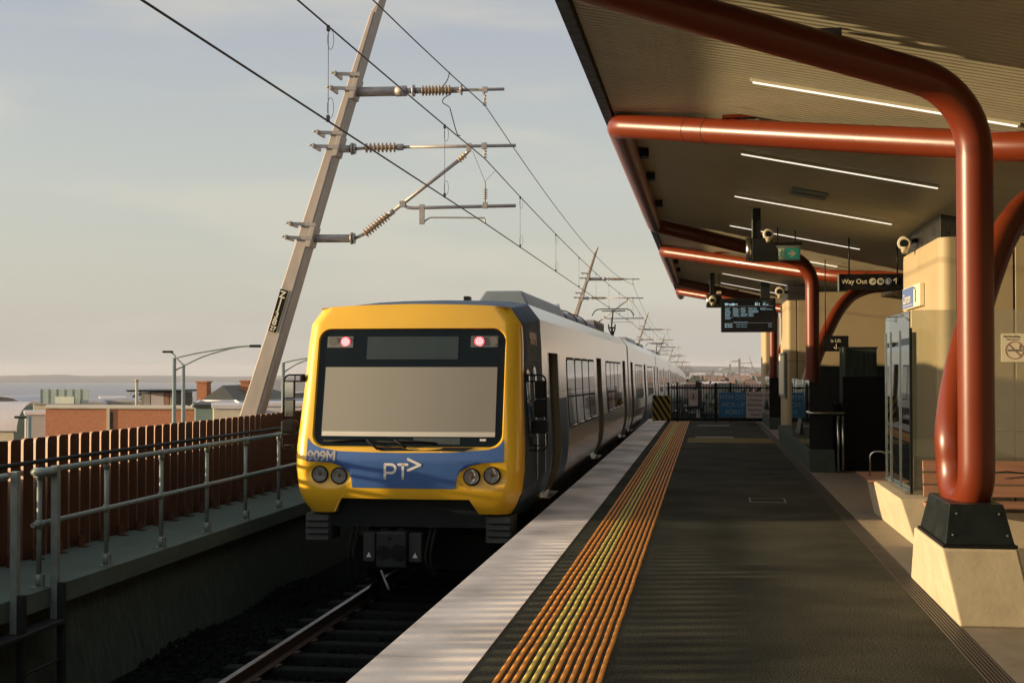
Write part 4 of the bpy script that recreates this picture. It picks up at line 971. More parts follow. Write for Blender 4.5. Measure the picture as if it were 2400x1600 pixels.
# red tube frames
PIT = 17.7; TR = .143
def frame(k, label, parts='all', dxc=0.):
    dy = PIT*k; xc = 2.13+dxc
    t = thing('canopy_frame', label, 'roof frame', (xc, 11.2+dy, .95), 'red bent tube frames holding the canopy')
    def S(p): return (p[0], p[1]+dy, p[2])
    armB = [(6.45, 11.1, 1.2), (6.35, 11.1, 3.82), (2.87, 12.9, 4.03), (-1.06, 16.2, 4.92)]
    armB = [(x, y-PIT, z) for x, y, z in armB]
    if parts == 'far':
        path = fillet([S(p) for p in armB]+[S((-1.06, 19.6-PIT, 4.92))], [.9, 3., .34], 10)
        MB().tube(path, TR, 20).build('tube', red, t)
    else:
        main = [S(p) for p in armB]+[S((-1.06, 9.95, 4.92)), (xc, 11.2+dy, 4.22), (xc, 11.2+dy, 1.25)]
        m = fillet(main, [.9, 3., .34, .34, .62], 10)
        # U bend at the foot, then the leg that leans away to the right
        foot = [(xc, 11.2+dy, 1.25-.0)]+[(xc-.04*(1-math.cos(R(a))), 11.475+dy-.275*math.cos(R(a)), 1.18-.275*math.sin(R(a))) for a in range(15, 180, 15)]
        leg = crom([S((xc-.08, 11.75, 1.18)), S((xc-.08, 11.80, 1.5)), S((xc+.09, 12.25, 2.05)), S((xc+.47, 13.2, 2.8)), S((xc+.87, 14.0, 3.42)), S((xc+1.35, 14.6, 3.80)), S((xc+2.15, 14.9, 3.95)), S((xc+4.2, 15.0, 4.0))], 8)
        MB().tube(m[:-1]+foot+leg, TR, 24).build('tube', red, t)
        # splice collar and hangers
    def on(x, off=0):     # a point on arm B
        t_ = (2.87-x)/3.93; return Vector((x, 12.9+3.3*t_-PIT+dy, 4.03+.89*t_))
    p = on(.30)
    MB().tube([p, p+Vector((0, 0, cz(.30)-p.z-.01))], .055, 14).box(p.x-.13, p.x+.25, p.y-.07, p.y+.07, cz(.3)-.05, cz(.3)-.015).build('roof_hanger', red, t)
    for xa in (-.20, .02):
        q = on(xa); d = (on(xa+.1)-on(xa)).normalized()
        MB().tube([q-d*.004, q+d*.004], TR+.0015, 24).build('splice_seam', dark, t)
    for xa in (-.16, -.02):
        q = on(xa)
        MB().tube([q+Vector((0, 0, -TR-.004)), q+Vector((0, 0, TR+.004))], .018, 8).tube([q+Vector((-.03, -.10, -.11)), q+Vector((.03, -.10, -.11))], .014, 6).build('splice_bolt', dark, t)
    if parts != 'far':
        bx = MB().box(.85, 1.05, 10.75+dy, 10.85+dy, cz(1.0)-.07, cz(1.0)-.005); bx.build('roof_bracket', dark, t)
        y0 = 10.87+dy; yt = 10.99+dy; bo = bevel(MB().hexa([(xc-.30, y0, .63), (xc+.22, y0, .63), (xc+.22, y0+1.25, .63), (xc-.30, y0+1.25, .63)], [(xc-.245, yt, .93), (xc+.16, yt, .93), (xc+.16, yt+1.0, .93), (xc-.245, yt+1.0, .93)]).build('base_cover', M('black_cover', (.012, .016, .016), .35, var=.25, vs=6, spec=0.3), t), .006)
        box('cover_flange', black, bo, xc-.318, xc+.238, y0-.018, y0+1.27, .605, .629)
        m3 = MB()
        for (a, b) in ((-.24, .70), (-.2, .86), (.17, .70), (.12, .86)): m3.cyl((xc+a, y0-.002+(b-.63)*.4, b), 'y', .008, .012, 6)
        m3.build('screws', galv, bo)
    return t
frame(0, 'nearest red tube frame, its thick column in front of the glass shelter')
frame(1, 'second red tube frame, its column standing behind the Way Out sign', dxc=.06)
frame(2, 'third red tube frame, partly hidden behind the departure screen', dxc=.1)
frame(3, 'farthest red tube frame, only its short arm showing under the canopy end', parts='far')
pd = tag(bevel(MB().hexa([(1.925, 10.81, 0), (2.50, 10.81, 0), (2.50, 13.3, 0), (1.915, 13.3, 0)], [(1.795, 10.84, .60), (2.37, 10.84, .60), (2.37, 12.25, .60), (1.795, 12.25, .60)]).build('concrete_pedestal', conc_w), .02, 3), 'cream flared concrete pedestal under the nearest red column', 'pedestal', 'concrete plinths on the platform')
# ------------------------------------------------------------------ glass shelter on its plinth
pw = thing('shelter_plinth', 'long cream flared concrete plinth wall carrying the glass shelter', 'plinth', (2.3, 17, 0), 'concrete plinths on the platform')
bevel(MB().hexa([(2.30, 15.55, 0), (2.62, 15.55, 0), (2.62, 19.1, 0), (2.27, 19.1, 0)], [(2.155, 15.72, .52), (2.62, 15.72, .52), (2.62, 19.2, .51), (2.17, 19.2, .51)]).build('side_wall', conc_w, pw), .015)
bevel(MB().hexa([(2.622, 15.57, 0), (7, 15.57, 0), (7, 15.9, 0), (2.622, 15.9, 0)], [(2.622, 15.58, .40), (7, 15.58, .40), (7, 15.9, .40), (2.622, 15.9, .40)]).build('front_wall', conc_w, pw), .012)
MB().prism([(2.10, .50), (2.62, .50), (2.62, .522), (2.09, .522)], 'y', 18.2, 19.75).build('end_cap', timber, pw)
sh = thing('glass_shelter', 'steel-framed glass wind screen standing on the cream plinth', 'shelter', (2.33, 16.3, .54))
for y in (17.1, 17.95, 18.40): MB().box(2.338, 2.350, y-.02, y+.02, .53, 2.46).build('post', stain, sh)
MB().box(2.29, 2.35, 16.27, 18.45, .521, .56).build('bottom_rail', stain, sh)
MB().box(2.352, 2.364, 16.30, 18.45, .565, 2.67).build('side_glass', glass_side, sh)
MB().box(2.38, 4.9, 16.31, 16.322, .57, 2.68).build('front_glass', glass_s, sh)
MB().box(2.36, 4.9, 16.28, 16.35, .521, .565).build('front_bottom_rail', stain, sh)
for x, z1 in ((2.42, 2.42),): MB().box(x-.035, x+.02, 16.36, 16.44, .57, z1).build('inner_post', steelp, sh)
MB().box(2.345, 2.375, 16.255, 16.30, .53, 2.47).build('corner_post', black, sh)
ns = thing('no_smoking_sign', 'pale no smoking sticker on the glass right of the red column', 'sign', (3.4, 16.3, 2.2))
MB().box(3.385, 3.70, 16.302, 16.308, 2.07, 2.40).build('sheet', signcream, ns)
cxn, czn = 3.535, 2.205; m3 = MB()
for r0_, r1 in ((.105, .094),):
    m3.ring([(cxn+r0_*math.cos(k*math.pi/20), 16.300, czn+r0_*math.sin(k*math.pi/20)) for k in range(40)], [(cxn+r1*math.cos(k*math.pi/20), 16.300, czn+r1*math.sin(k*math.pi/20)) for k in range(40)], True)
m3.add([(cxn-.073, 16.2995, czn+.063), (cxn-.063, 16.2995, czn+.073), (cxn+.073, 16.2995, czn-.063), (cxn+.063, 16.2995, czn-.073)], [(0, 1, 2, 3)])
m3.build('prohibition_ring', M('faded_red', (.42, .22, .15), .5, var=0), ns, fixn=False)
m3 = MB().box(cxn-.08, cxn+.055, 16.2992, 16.3012, czn-.012, czn+.012).box(cxn+.06, cxn+.066, 16.2992, 16.3012, czn-.012, czn+.012).box(cxn+.07, cxn+.076, 16.2992, 16.3012, czn-.012, czn+.012)
m3.tube([(cxn+.06, 16.300, czn+.02), (cxn+.045, 16.300, czn+.035), (cxn+.06, 16.300, czn+.05), (cxn+.04, 16.300, czn+.065)], .004, 6)
m3.build('cigarette', M('sign_grey', (.22, .21, .17), .5, var=0), ns)
text('lettering', 'No Smoking', .035, (3.41, 16.300, 2.355), MATS['sign_grey'], ns); text('lettering', 'Covered area', .024, (3.44, 16.300, 2.325), MATS['sign_grey'], ns)
bn = thing('timber_bench', 'brown timber slatted bench behind the nearest red column', 'bench', (3.2, 15.6, .4))
for k, z in enumerate((.60, .74, .88)): bevel(MB().hexa([(2.44, 15.90+k*.02, z-.065), (5.2, 15.90+k*.02, z-.065), (5.2, 15.94+k*.02, z-.065), (2.44, 15.94+k*.02, z-.065)], [(2.44, 15.92+k*.02, z+.06), (5.2, 15.92+k*.02, z+.06), (5.2, 15.96+k*.02, z+.06), (2.44, 15.96+k*.02, z+.06)]).build('back_slat', timber, bn), .006)
for k in range(3): bevel(box('seat_slat', timber, bn, 2.40, 5.2, 15.40+k*.15, 15.53+k*.15, .455, .50), .006)
for x in (2.75, 3.9, 5.0): MB().box(x, x+.06, 15.42, 15.88, .402, .454).tube([(x+.03, 15.88, .42), (x+.03, 15.99, .98)], .018, 8).build('support', galv, bn)
MB().tube([(3.0, 15.86, .80), (3.35, 15.87, .83), (4.2, 15.86, .74)], .008, 6).build('strap', black, bn)
hp = thing('steel_hoop', 'small stainless hoop standing at the far end of the shelter plinth', 'handrail', (2.35, 18.7, .52))
MB().tube(fillet([(2.20, 18.95, .52), (2.20, 18.95, .86), (2.42, 18.9, .86), (2.42, 18.9, .52)], .09), .012, 8).build('hoop', stain, hp)
# ------------------------------------------------------------------ cream walls and pillars
def rounded(name, mat, parent, x0, x1, y0, y1, z0, z1, r=.16):
    p = []
    for (cx_, cy_, a0) in ((x0+r, y0+r, 180),):
        for k in range(9): a = R(a0+90*k/8); p.append((cx_+r*math.cos(a), cy_+r*math.sin(a)))
    p += [(x1, y0), (x1, y1), (x0, y1)]
    mb = MB(); mb.prism(p, 'z', z0, z1); return mb.build(name, mat, parent)
wa = thing('cream_wall_block', 'large cream concrete wall block with rounded corner behind the glass shelter', 'wall', (3.3, 20, 0), 'cream concrete walls and pillars')
bevel(rounded('corner_panel', cream, wa, 3.28, 3.52, 19.85, 23.4, 0, 3.87, .16), .008)
MB().box(3.52, 3.565, 19.93, 23.3, 0, 3.85).build('joint', MATS['black_rubber'], wa)
for i, (a, b) in enumerate(((3.57, 4.30), (4.32, 6.3), (6.32, 9.5))): bevel(box('wall_panel', cream, wa, a, b, 19.86, 23.35, 0, 3.87), .012)
MB().box(3.56, 9.5, 19.845, 19.86, 1.10, 1.115).build('joint_line', MATS['black_rubber'], wa)
bevel(box('steel_cladding', M('dark_stainless', (.16, .16, .15), .28, metal=.9, var=.1, vs=6, stretch=(1, 1, .2)), wa, 3.32, 3.62, 20.0, 23.3, 3.872, 4.24), .01)
box('steel_cladding', black, wa, 3.63, 9.5, 20.1, 23.2, 3.872, 4.6)
def pillar(label, x0, x1, y0, y1):
    t = thing('cream_pillar', label, 'pillar', ((x0+x1)/2, y0, 0), 'cream concrete walls and pillars')
    m = x0+(x1-x0)*.5
    bevel(rounded('left_panel', cream, t, x0, m-.015, y0, y1, 0, 3.87, .12), .006)
    MB().box(m-.014, m+.014, y0+.06, y1-.05, 0, 3.86).build('joint', MATS['black_rubber'], t)
    bevel(box('right_panel', cream, t, m+.015, x1, y0, y1, 0, 3.87), .01)
    MB().box(x0-.003, x1+.003, y0-.003, y0+.01, 2.18, 2.19).build('joint_line', MATS['black_rubber'], t)
    box('steel_head', MATS['dark_stainless'], t, x0+.05, x1-.02, y0+.06, y1-.06, 3.872, cz(x1)-.005); return t
pillar('cream pillar with a dark steel head behind the second red column', 2.17, 2.74, 37.9, 41)
pillar('cream pillar farthest down the platform beside the end gate', 2.06, 2.62, 50.4, 53)
lw = thing('cream_back_wall', 'sunlit cream wall behind the dark stair enclosure', 'wall', (6, 36, 0), 'cream concrete walls and pillars')
box('wall_face', cream, lw, 2.9, 10, 36.2, 36.6, 0, 4.0)
box('lower_band', dark, lw, 2.9, 10, 36.17, 36.195, 0, 2.05)
se = thing('stair_enclosure', 'matt black panel wall round the stairs right of the second column', 'enclosure', (3.2, 27, 0))
box('front_panel', M('matt_black_panel', (.010, .010, .008), .85, var=.2, spec=0.05), se, 2.62, 6.5, 26.9, 27.0, 0, 1.83)
box('side_panel', MATS['matt_black_panel'], se, 2.5, 2.6, 27.0, 35, 0, 1.3)
ut = thing('utility_cabinet', 'stained grey concrete-clad cabinet rising above the black stair enclosure', 'cabinet', (3.1, 28.5, 0))
bevel(box('cabinet_body', conc_d, ut, 2.79, 3.42, 28.2, 29.4, 0, 2.40), .01); box('cabinet_lid', dark, ut, 2.77, 3.44, 28.18, 29.42, 2.402, 2.43)
def plinth(label, x0, x1, y0, y1, h, glass_to):
    t = thing('concrete_plinth', label, 'plinth', (x0, y0, 0), 'concrete plinths on the platform')
    bevel(MB().hexa([(x0, y0, 0), (x1, y0, 0), (x1, y1, 0), (x0, y1, 0)], [(x0-.03, y0+.02, h), (x1-.02, y0+.02, h), (x1-.02, y1, h), (x0-.03, y1, h)]).build('plinth_wall', conc, t), .015)
    g = thing('glass_balustrade', 'row of green-tinted glass panes on the '+('second' if y0 < 30 else 'farthest')+' concrete plinth', 'balustrade', (x0, y0, h), 'glass balustrades on plinths')
    n_ = 5; L_ = (glass_to-y0-.2)/n_
    for k in range(n_): MB().box(x0-.005, x0+.007, y0+.12+k*L_+.02, y0+.12+(k+1)*L_-.02, h+.01, h+1.33).build('glass_pane', glass_b, g)
    MB().box(x0+.015, x0+.03, y0+.1, glass_to, h+.005, h+1.2).build('backing_panel', dark, g)
    MB().box(x0+.0, x1-.05, y0+.09, y0+.102, h+.01, h+1.3).build('end_pane', black, g)
plinth('grey concrete plinth below the second red column, in shade', 1.95, 2.43, 26.4, 37.8, .43, 32.)
plinth('small concrete plinth below the third red column', 2.0, 2.5, 44.5, 50.3, .38, 48.)
hd = thing('stair_handrail', 'short polished stainless handrail at the stair head beside the plinth', 'handrail', (2.5, 26.2, 0))
MB().tube(fillet([(1.93, 26.9, 1.14), (1.93, 26.25, 1.14), (2.58, 26.25, 1.14)], .08), .025, 12).build('rail', stain, hd)
for x in (2.47, 2.56): MB().tube([(x, 26.35, 0), (x, 26.35, 1.08)], .026, 12).build('post', stain, hd)
pc2 = thing('poster_case', 'slim grey poster case on the left face of the second pillar', 'notice board', (2.12, 39, 1.8))
bevel(box('case', galv, pc2, 2.10, 2.166, 37.95, 40.7, 1.17, 2.43), .01); box('poster', signcream, pc2, 2.093, 2.099, 38.1, 40.55, 1.25, 2.35)
sb = thing('sky_light_blocker', 'unseen dark walls added right of and behind the viewer to block sky light', 'building', (7.5, 2, 0))  # out-of-view walls added to keep sky light off the columns
box('wall', M('blocker_dark', (.11, .10, .08), .6, var=.2, spec=0.05), sb, 6.9, 9.4, -20, 14.2, 0, 4.0); box('blocker_cap', dark, sb, 6.85, 9.4, -20, 14.25, 4.002, 4.2)
box('near_end_blocker', MATS['blocker_dark'], sb, 1.2, 6.85, -7.4, -7, 0, 4.2)
box('rear_blocker', MATS['blocker_dark'], sb, 9.5, 9.8, 14.3, 52, 0, 4.6)
# ------------------------------------------------------------------ signs and hanging equipment
wo = thing('way_out_sign', 'black hanging sign reading Way Out with round symbols and an arrow', 'sign', (2.9, 25, 3.4))
bevel(box('board', signblk, wo, 2.37, 3.62, 24.95, 25.05, 3.415, 3.70), .004); box('end_strip', galv, wo, 2.355, 2.369, 24.93, 25.07, 3.39, 3.70)
for x in (2.55, 3.4): MB().tube([(x, 25, 3.70), (x, 25, cz(x))], .014, 8).build('drop_rod', black, wo)
text('lettering', 'Way Out', .118, (2.41, 24.945, 3.525), signcream, wo, bold=.002)
for k, mm in ((0, signcream), (1, signcream), (2, M('access_blue', (.20, .24, .34), .5, var=0))):
    cx_ = 2.96+k*.137; dsc = MB().cyl((cx_, 24.946, 3.562), 'y', .062, .006, 28).build('symbol_disc', mm, wo)
    s3 = MB()
    if k == 0:
        for a, b in (((-.035, -.025), (-.015, -.025)), ((-.015, -.025), (-.005, -.005)), ((-.005, -.005), (.008, 0)), ((.008, 0), (.02, .02)), ((.02, .02), (.036, .022))): s3.tube([(cx_+a[0], 24.941, 3.562+a[1]), (cx_+b[0], 24.941, 3.562+b[1])], .004, 6)
    elif k == 1: s3.box(cx_-.028, cx_-.02, 24.94, 24.943, 3.53, 3.592).box(cx_+.02, cx_+.028, 24.94, 24.943, 3.53, 3.592).box(cx_-.02, cx_+.02, 24.94, 24.943, 3.584, 3.592).box(cx_-.012, cx_-.002, 24.94, 24.943, 3.532, 3.572).box(cx_+.003, cx_+.013, 24.94, 24.943, 3.532, 3.566)
    else:
        s3.tube([(cx_-.012, 24.941, 3.594), (cx_-.010, 24.941, 3.562), (cx_+.015, 24.941, 3.56), (cx_+.026, 24.941, 3.535)], .0045, 6)
        s3.tube([(cx_-.002+.022*math.cos(R(a)), 24.941, 3.545+.022*math.sin(R(a))) for a in range(110, 371, 20)], .004, 6)
    s3.build('symbol', signblk if k < 2 else signcream, dsc)
MB().tube([(3.372, 24.942, 3.517), (3.372, 24.942, 3.612)], .0065, 6).tube([(3.325, 24.942, 3.575), (3.372, 24.942, 3.618), (3.419, 24.942, 3.575)], .0065, 6).build('arrow', signcream, wo)
st = thing('station_name_sign', 'small blue and white station sign reading Carrum 1 on the cream wall', 'sign', (3.24, 22, 3.1))
bevel(box('sign_box', signcream, st, 3.205, 3.275, 21.15, 22.95, 2.95, 3.30), .008)
box('blue_panel', signlblue, st, 3.199, 3.204, 21.78, 22.94, 2.965, 3.285)
text('lettering', 'Carrum', .23, (3.196, 22.86, 3.04), signcream, st, u=(0, -1, 0), sx=1.12); text('lettering', '1', .28, (3.197, 21.62, 3.03), signblk, st, u=(0, -1, 0), off=.006)
MB().box(3.1965, 3.1985, 21.8, 22.9, 3.0, 3.008).build('rule', signcream, st)
text('lettering', 'Platform', .04, (3.197, 21.70, 3.235), signblk, st, u=(0, -1, 0))
ex = thing('exit_sign', 'green running man exit sign with white arrow hanging by the equipment pod', 'sign', (1.5, 25.4, 4.1))
box('sign_body', galv, ex, 1.26, 1.71, 25.37, 25.43, 3.99, 4.27); box('top_rail', black, ex, 1.20, 1.74, 25.36, 25.44, 4.275, 4.33)
for x in (1.3, 1.62): MB().tube([(x, 25.4, 4.33), (x, 25.4, cz(x))], .012, 6).build('drop_rod', black, ex)
box('green_panel', signgreen, ex, 1.29, 1.69, 25.362, 25.369, 4.015, 4.22); box('white_panel', signcream, ex, 1.30, 1.42, 25.356, 25.361, 4.02, 4.21)
m3 = MB().cyl((1.372, 25.352, 4.185), 'y', .015, .004, 10).tube([(1.368, 25.352, 4.165), (1.355, 25.352, 4.11)], .014, 6).tube([(1.355, 25.352, 4.11), (1.385, 25.352, 4.08), (1.37, 25.352, 4.035)], .010, 6).tube([(1.355, 25.352, 4.11), (1.335, 25.352, 4.07), (1.308, 25.352, 4.06)], .010, 6).tube([(1.362, 25.352, 4.155), (1.39, 25.352, 4.135), (1.405, 25.352, 4.15)], .008, 6).tube([(1.362, 25.352, 4.155), (1.335, 25.352, 4.145), (1.32, 25.352, 4.12)], .008, 6)
m3.build('running_figure', signgreen, ex)
m3 = MB(); m3.prism([(1.49, 4.10), (1.56, 4.10), (1.53, 4.06), (1.57, 4.06), (1.64, 4.115), (1.57, 4.17), (1.53, 4.17), (1.56, 4.13), (1.49, 4.13)], 'y', 25.354, 25.361); m3.build('arrow', signcream, ex)
def camera_unit(name, label, c, d, s=1., back=None):
    """outdoor camera: barrel, hood ring, dark lens, wall bracket"""
    t = thing(name, label, 'camera', c, 'security cameras'); c = Vector(c); d = Vector(d).normalized()
    MB().tube([c-d*.17*s, c-d*.15*s, c-d*.02*s, c+d*.10*s, c+d*.12*s], 0, 20, rads=[.07*s, .095*s, .11*s, .10*s, .088*s]).build('barrel', camwhite, t)
    MB().tube([c+d*.118*s, c+d*.126*s], .062*s, 18).build('lens', glassd, t)
    MB().tube([c+d*.10*s+Vector((0, 0, -.03*s)), c+Vector((0, 0, -.13*s))], .05*s, 12).build('knuckle', camwhite, t)
    if back: MB().tube([c-d*.1*s, Vector(back)], .035*s, 10).build('wall_bracket', dark, t)
    return t
camera_unit('security_camera', 'round cream camera on the dark steel above the big cream wall', (3.12, 22.1, 3.99), (-.22, -1, -.12), 1.05, (3.31, 22.3, 4.05))
camera_unit('security_camera', 'smaller cream camera beside the steel head of the second pillar', (1.98, 37.6, 4.10), (-.12, -1, -.1), 1.25, (2.2, 38.1, 4.1))
def pod(y, x, label, camlabel):
    t = thing('equipment_pod', label, 'equipment housing', (x, y, 4), 'hanging equipment pods')
    z0 = cz(x+.2); bevel(box('drop_post', black, t, x+.12, x+.25, y-.08, y+.08, 4.2, z0-.004), .01); box('post_edge', galv, t, x+.105, x+.119, y-.09, y+.09, 4.2, z0-.03)
    m3 = MB(); m3.prism([(x+.10, 3.80), (x+.54, 3.80), (x+.54, 3.98), (x+.40, 4.19), (x+.10, 4.19)], 'y', y-.12, y+.12); bevel(m3.build('housing', M('pod_black', (.012, .014, .013), .4, var=.1, spec=0.25), t), .012)
    MB().tube([(x+.055, y-.06, 3.80), (x+.055, y-.06, 4.195)], .055, 20).build('steel_end', stain, t)
pod(23.1, .65, 'dark hanging equipment pod with steel end in front of the exit sign', '')
camera_unit('security_camera', 'small cream camera on top of the nearer hanging pod', (1.02, 23.0, 4.25), (.0, -1, -.05), .85, (.85, 23.15, 4.22))
pod(40.6, -.03, 'far hanging equipment pod with steel end left of the departure screen', '')
camera_unit('security_camera', 'white camera hanging on the far pod left of the screen', (.16, 40.3, 4.02), (-.05, -1, -.25), 1.1, (.17, 40.6, 4.16))
hs = thing('speaker_box', 'pale box above the far hanging pod', 'speaker', (.35, 40.5, 4.27)); bevel(box('box_body', camwhite, hs, .28, .42, 40.42, 40.58, 4.20, 4.28), .01); MB().tube([(.35, 40.5, 4.28), (.35, 40.5, cz(.35))], .012, 6).build('drop_rod', black, hs)
ds = thing('departure_screen', 'black departure screen listing Werribee 8:11 and its stations', 'screen', (1.1, 40, 3.5))
SX0, SX1, SZ0, SZ1 = .40, 1.98, 3.05, 4.045
bevel(box('case', black, ds, SX0, SX1, 40.0, 40.22, SZ0, SZ1), .012); box('display', screenm, ds, SX0+.03, SX1-.05, 39.992, 39.998, SZ0+.03, SZ1-.04)
bevel(box('drop_post', dark, ds, 1.55, 1.82, 40.05, 40.2, SZ1, cz(1.7)-.004), .01)
def sx_(p): return SX0+(p-525)/(1855-525)*(SX1-SX0)
def sz_(p): return SZ1-(p-195)/(1050-195)*(SZ1-SZ0)
def st_(s, size, px, py, m=scrtext, off=0.0006): text('screen_text', s, size, (sx_(px), 39.988, sz_(py)), m, ds, ext=.0006, off=off)
st_('Werribee', .095, 615, 375, off=.003); st_('8:11', .085, 1355, 372, off=.002); st_('11', .085, 1540, 372, off=.002); st_('min', .045, 1625, 370); st_('Scheduled', .022, 1355, 305, scrdim); st_('Departs in', .022, 1540, 305, scrdim)
cols = [(625, ['Bonbeach', 'Chelsea', 'Edithvale', 'Aspendale', 'Mordialloc', 'Parkdale', 'Mentone', 'Cheltenham', 'Southland']), (825, ['Highett', 'Moorabbin', 'Patterson', 'Bentleigh', 'McKinnon', 'Ormond', 'Glenhuntly']), (1010, ['Caulfield', 'Malvern', 'Armadale', 'Toorak', 'Hawksburn', 'South Yarra', 'Richmond']), (1200, ['Flinders Street', 'Southern Cross', 'North Melbourne', 'South Kensington', 'Footscray', 'Seddon', 'Yarraville']), (1480, ['Spotswood', 'Stopping to Werribee'])]
for px, names in cols: text('screen_text', '\n'.join(names), .039, (sx_(px), 39.988, sz_(455)), scrdim, ds, ext=.0006, off=.0008)
st_('Change at Richmond for city loop', .03, 830, 805, scrdim); st_('8:31 Werribee', .038, 620, 868, scrtext, .001); st_('8:51 Werribee', .038, 620, 925, scrtext, .001); st_('Stops all - Flinders Street', .030, 900, 866, scrdim); st_('Stops all - Flinders Street', .030, 900, 923, scrdim); st_('31 min', .034, 1680, 866, scrdim); st_('51 min', .034, 1680, 923, scrdim)
m3 = MB().box(sx_(615), sx_(1790), 39.986, 39.989, sz_(396), sz_(392)).box(sx_(615), sx_(1790), 39.986, 39.989, sz_(818), sz_(814))
for px in (800, 985, 1180): m3.box(sx_(px), sx_(px)+.003, 39.986, 39.989, sz_(700), sz_(420))
m3.build('rules', scrline, ds)
ls = thing('lift_sign', 'black sign reading is Lift with a down arrow before the cream back wall', 'sign', (2.8, 30, 2.5))
box('board', signblk, ls, 2.50, 3.04, 29.98, 30.02, 2.36, 2.70); text('lettering', 'is Lift', .10, (2.66, 29.975, 2.56), signcream, ls, off=.001)
MB().tube([(2.78, 29.975, 2.41), (2.78, 29.975, 2.52)], .006, 6).tube([(2.73, 29.975, 2.455), (2.78, 29.975, 2.405), (2.83, 29.975, 2.455)], .006, 6).build('arrow', signcream, ls)
MB().tube([(2.55, 30, 2.70), (2.55, 30, cz(2.55))], .012, 6).build('drop_rod', black, ls)
# ------------------------------------------------------------------ platform end
ef = thing('end_gate', 'black picket gate and fence closing off the platform end', 'fence', (.3, 50.1, 0))
m3 = MB(); x = -1.42
while x < 2.05: m3.box(x, x+.022, 50.09, 50.11, .12, 1.40); x += .098
m3.build('picket_panel', black, ef); MB().box(-1.44, 2.05, 50.07, 50.13, 1.24, 1.30).box(-1.44, 2.05, 50.07, 50.13, .04, .17).build('rail', black, ef)
for xx in (-1.46, -1.14, .27, .80): box('post', black, ef, xx, xx+.07, 50.06, 50.14, 0, 1.46)
hz = thing('hazard_board', 'yellow and black striped board at the end of the white edge', 'sign', (-1.65, 50, 0))
box('board', hazard_y, hz, -2.02, -1.35, 50.0, 50.03, .05, .98)
m3 = MB()
for k in range(-3, 6):
    a = -2.02+k*.21; P = []
    for z in (.05, .98):
        for o_ in (0, .105): P.append((a+(.98-z)*.62+o_, z))
    quad = [P[0], P[1], P[3], P[2]]
    # clip to the board
    def clip(poly, f):
        o = []
        for i in range(len(poly)):
            A, B = poly[i], poly[(i+1) % len(poly)]; fa, fb = f(A), f(B)
            if fa >= 0: o.append(A)
            if fa*fb < 0: t_ = fa/(fa-fb); o.append((A[0]+(B[0]-A[0])*t_, A[1]+(B[1]-A[1])*t_))
        return o
    q = clip(clip(quad, lambda p: p[0]+2.015), lambda p: -1.355-p[0])
    if len(q) > 2: m3.prism(q, 'y', 49.994, 49.999)
m3.build('stripes', black, hz)
for xx in (-1.98, -1.42): box('leg', black, hz, xx, xx+.04, 50.04, 50.08, 0, 1.0)
ps = thing('pedestrian_sign', 'white sign with a red ring round a black walking figure on the end gate', 'sign', (-.5, 50, .9))
box('plate', M('sign_white', (.62, .55, .50), .5, var=.05), ps, -.69, -.35, 50.03, 50.045, .60, 1.19); m3 = MB()
m3.ring([(-.52+.125*math.cos(k*math.pi/16), 50.026, .94+.125*math.sin(k*math.pi/16)) for k in range(32)], [(-.52+.108*math.cos(k*math.pi/16), 50.026, .94+.108*math.sin(k*math.pi/16)) for k in range(32)], True); m3.build('red_ring', M('sign_red', (.5, .06, .04), .5, var=0), ps, fixn=False)
MB().cyl((-.52, 50.024, 1.01), 'y', .022, .004, 10).tube([(-.52, 50.024, .985), (-.52, 50.024, .92)], .02, 6).tube([(-.52, 50.024, .92), (-.555, 50.024, .85)], .011, 6).tube([(-.52, 50.024, .92), (-.48, 50.024, .86)], .011, 6).tube([(-.52, 50.024, .975), (-.565, 50.024, .92)], .008, 6).tube([(-.52, 50.024, .975), (-.475, 50.024, .925)], .008, 6).build('walking_figure', signblk, ps)
bb = thing('pickup_point_banner', 'blue banner reading MTM OJT PICK-UP POINT on the end gate', 'sign', (.9, 50, .6))
box('panel', M('banner_blue', (.02, .17, .36), .5, var=.08), bb, .41, 1.40, 50.02, 50.04, .20, 1.10)
lt = M('banner_letter', (.32, .45, .52), .5, var=0)
for s, z, xx in (('MTM OJT', .845, .44), ('PICK-UP', .575, .53), ('POINT', .305, .64)): text('lettering', s, .235, (xx, 50.012, z), lt, bb, sx=.98)
MB().box(.42, .424, 50.014, 50.019, .22, 1.08).box(.42, 1.39, 50.014, 50.019, .21, .215).box(.42, 1.39, 50.014, 50.019, 1.085, 1.09).build('border', lt, bb)
wbn = thing('stations_notice', 'white notice reading Bonbeach Chelsea Edithvale Stations Open beside the blue banner', 'sign', (1.8, 50, .6))
box('panel', MATS['sign_white'], wbn, 1.402, 2.15, 50.0, 50.018, .17, 1.13)
gt = M('notice_letter', (.12, .10, .10), .5, var=0)
for s, z, xx in (('Bonbeach', .97, 1.43), ('Chelsea', .79, 1.49), ('Edithvale', .61, 1.45), ('Stations', .43, 1.48), ('Open', .26, 1.56)): text('lettering', s, .145, (xx, 49.992, z), gt, wbn)
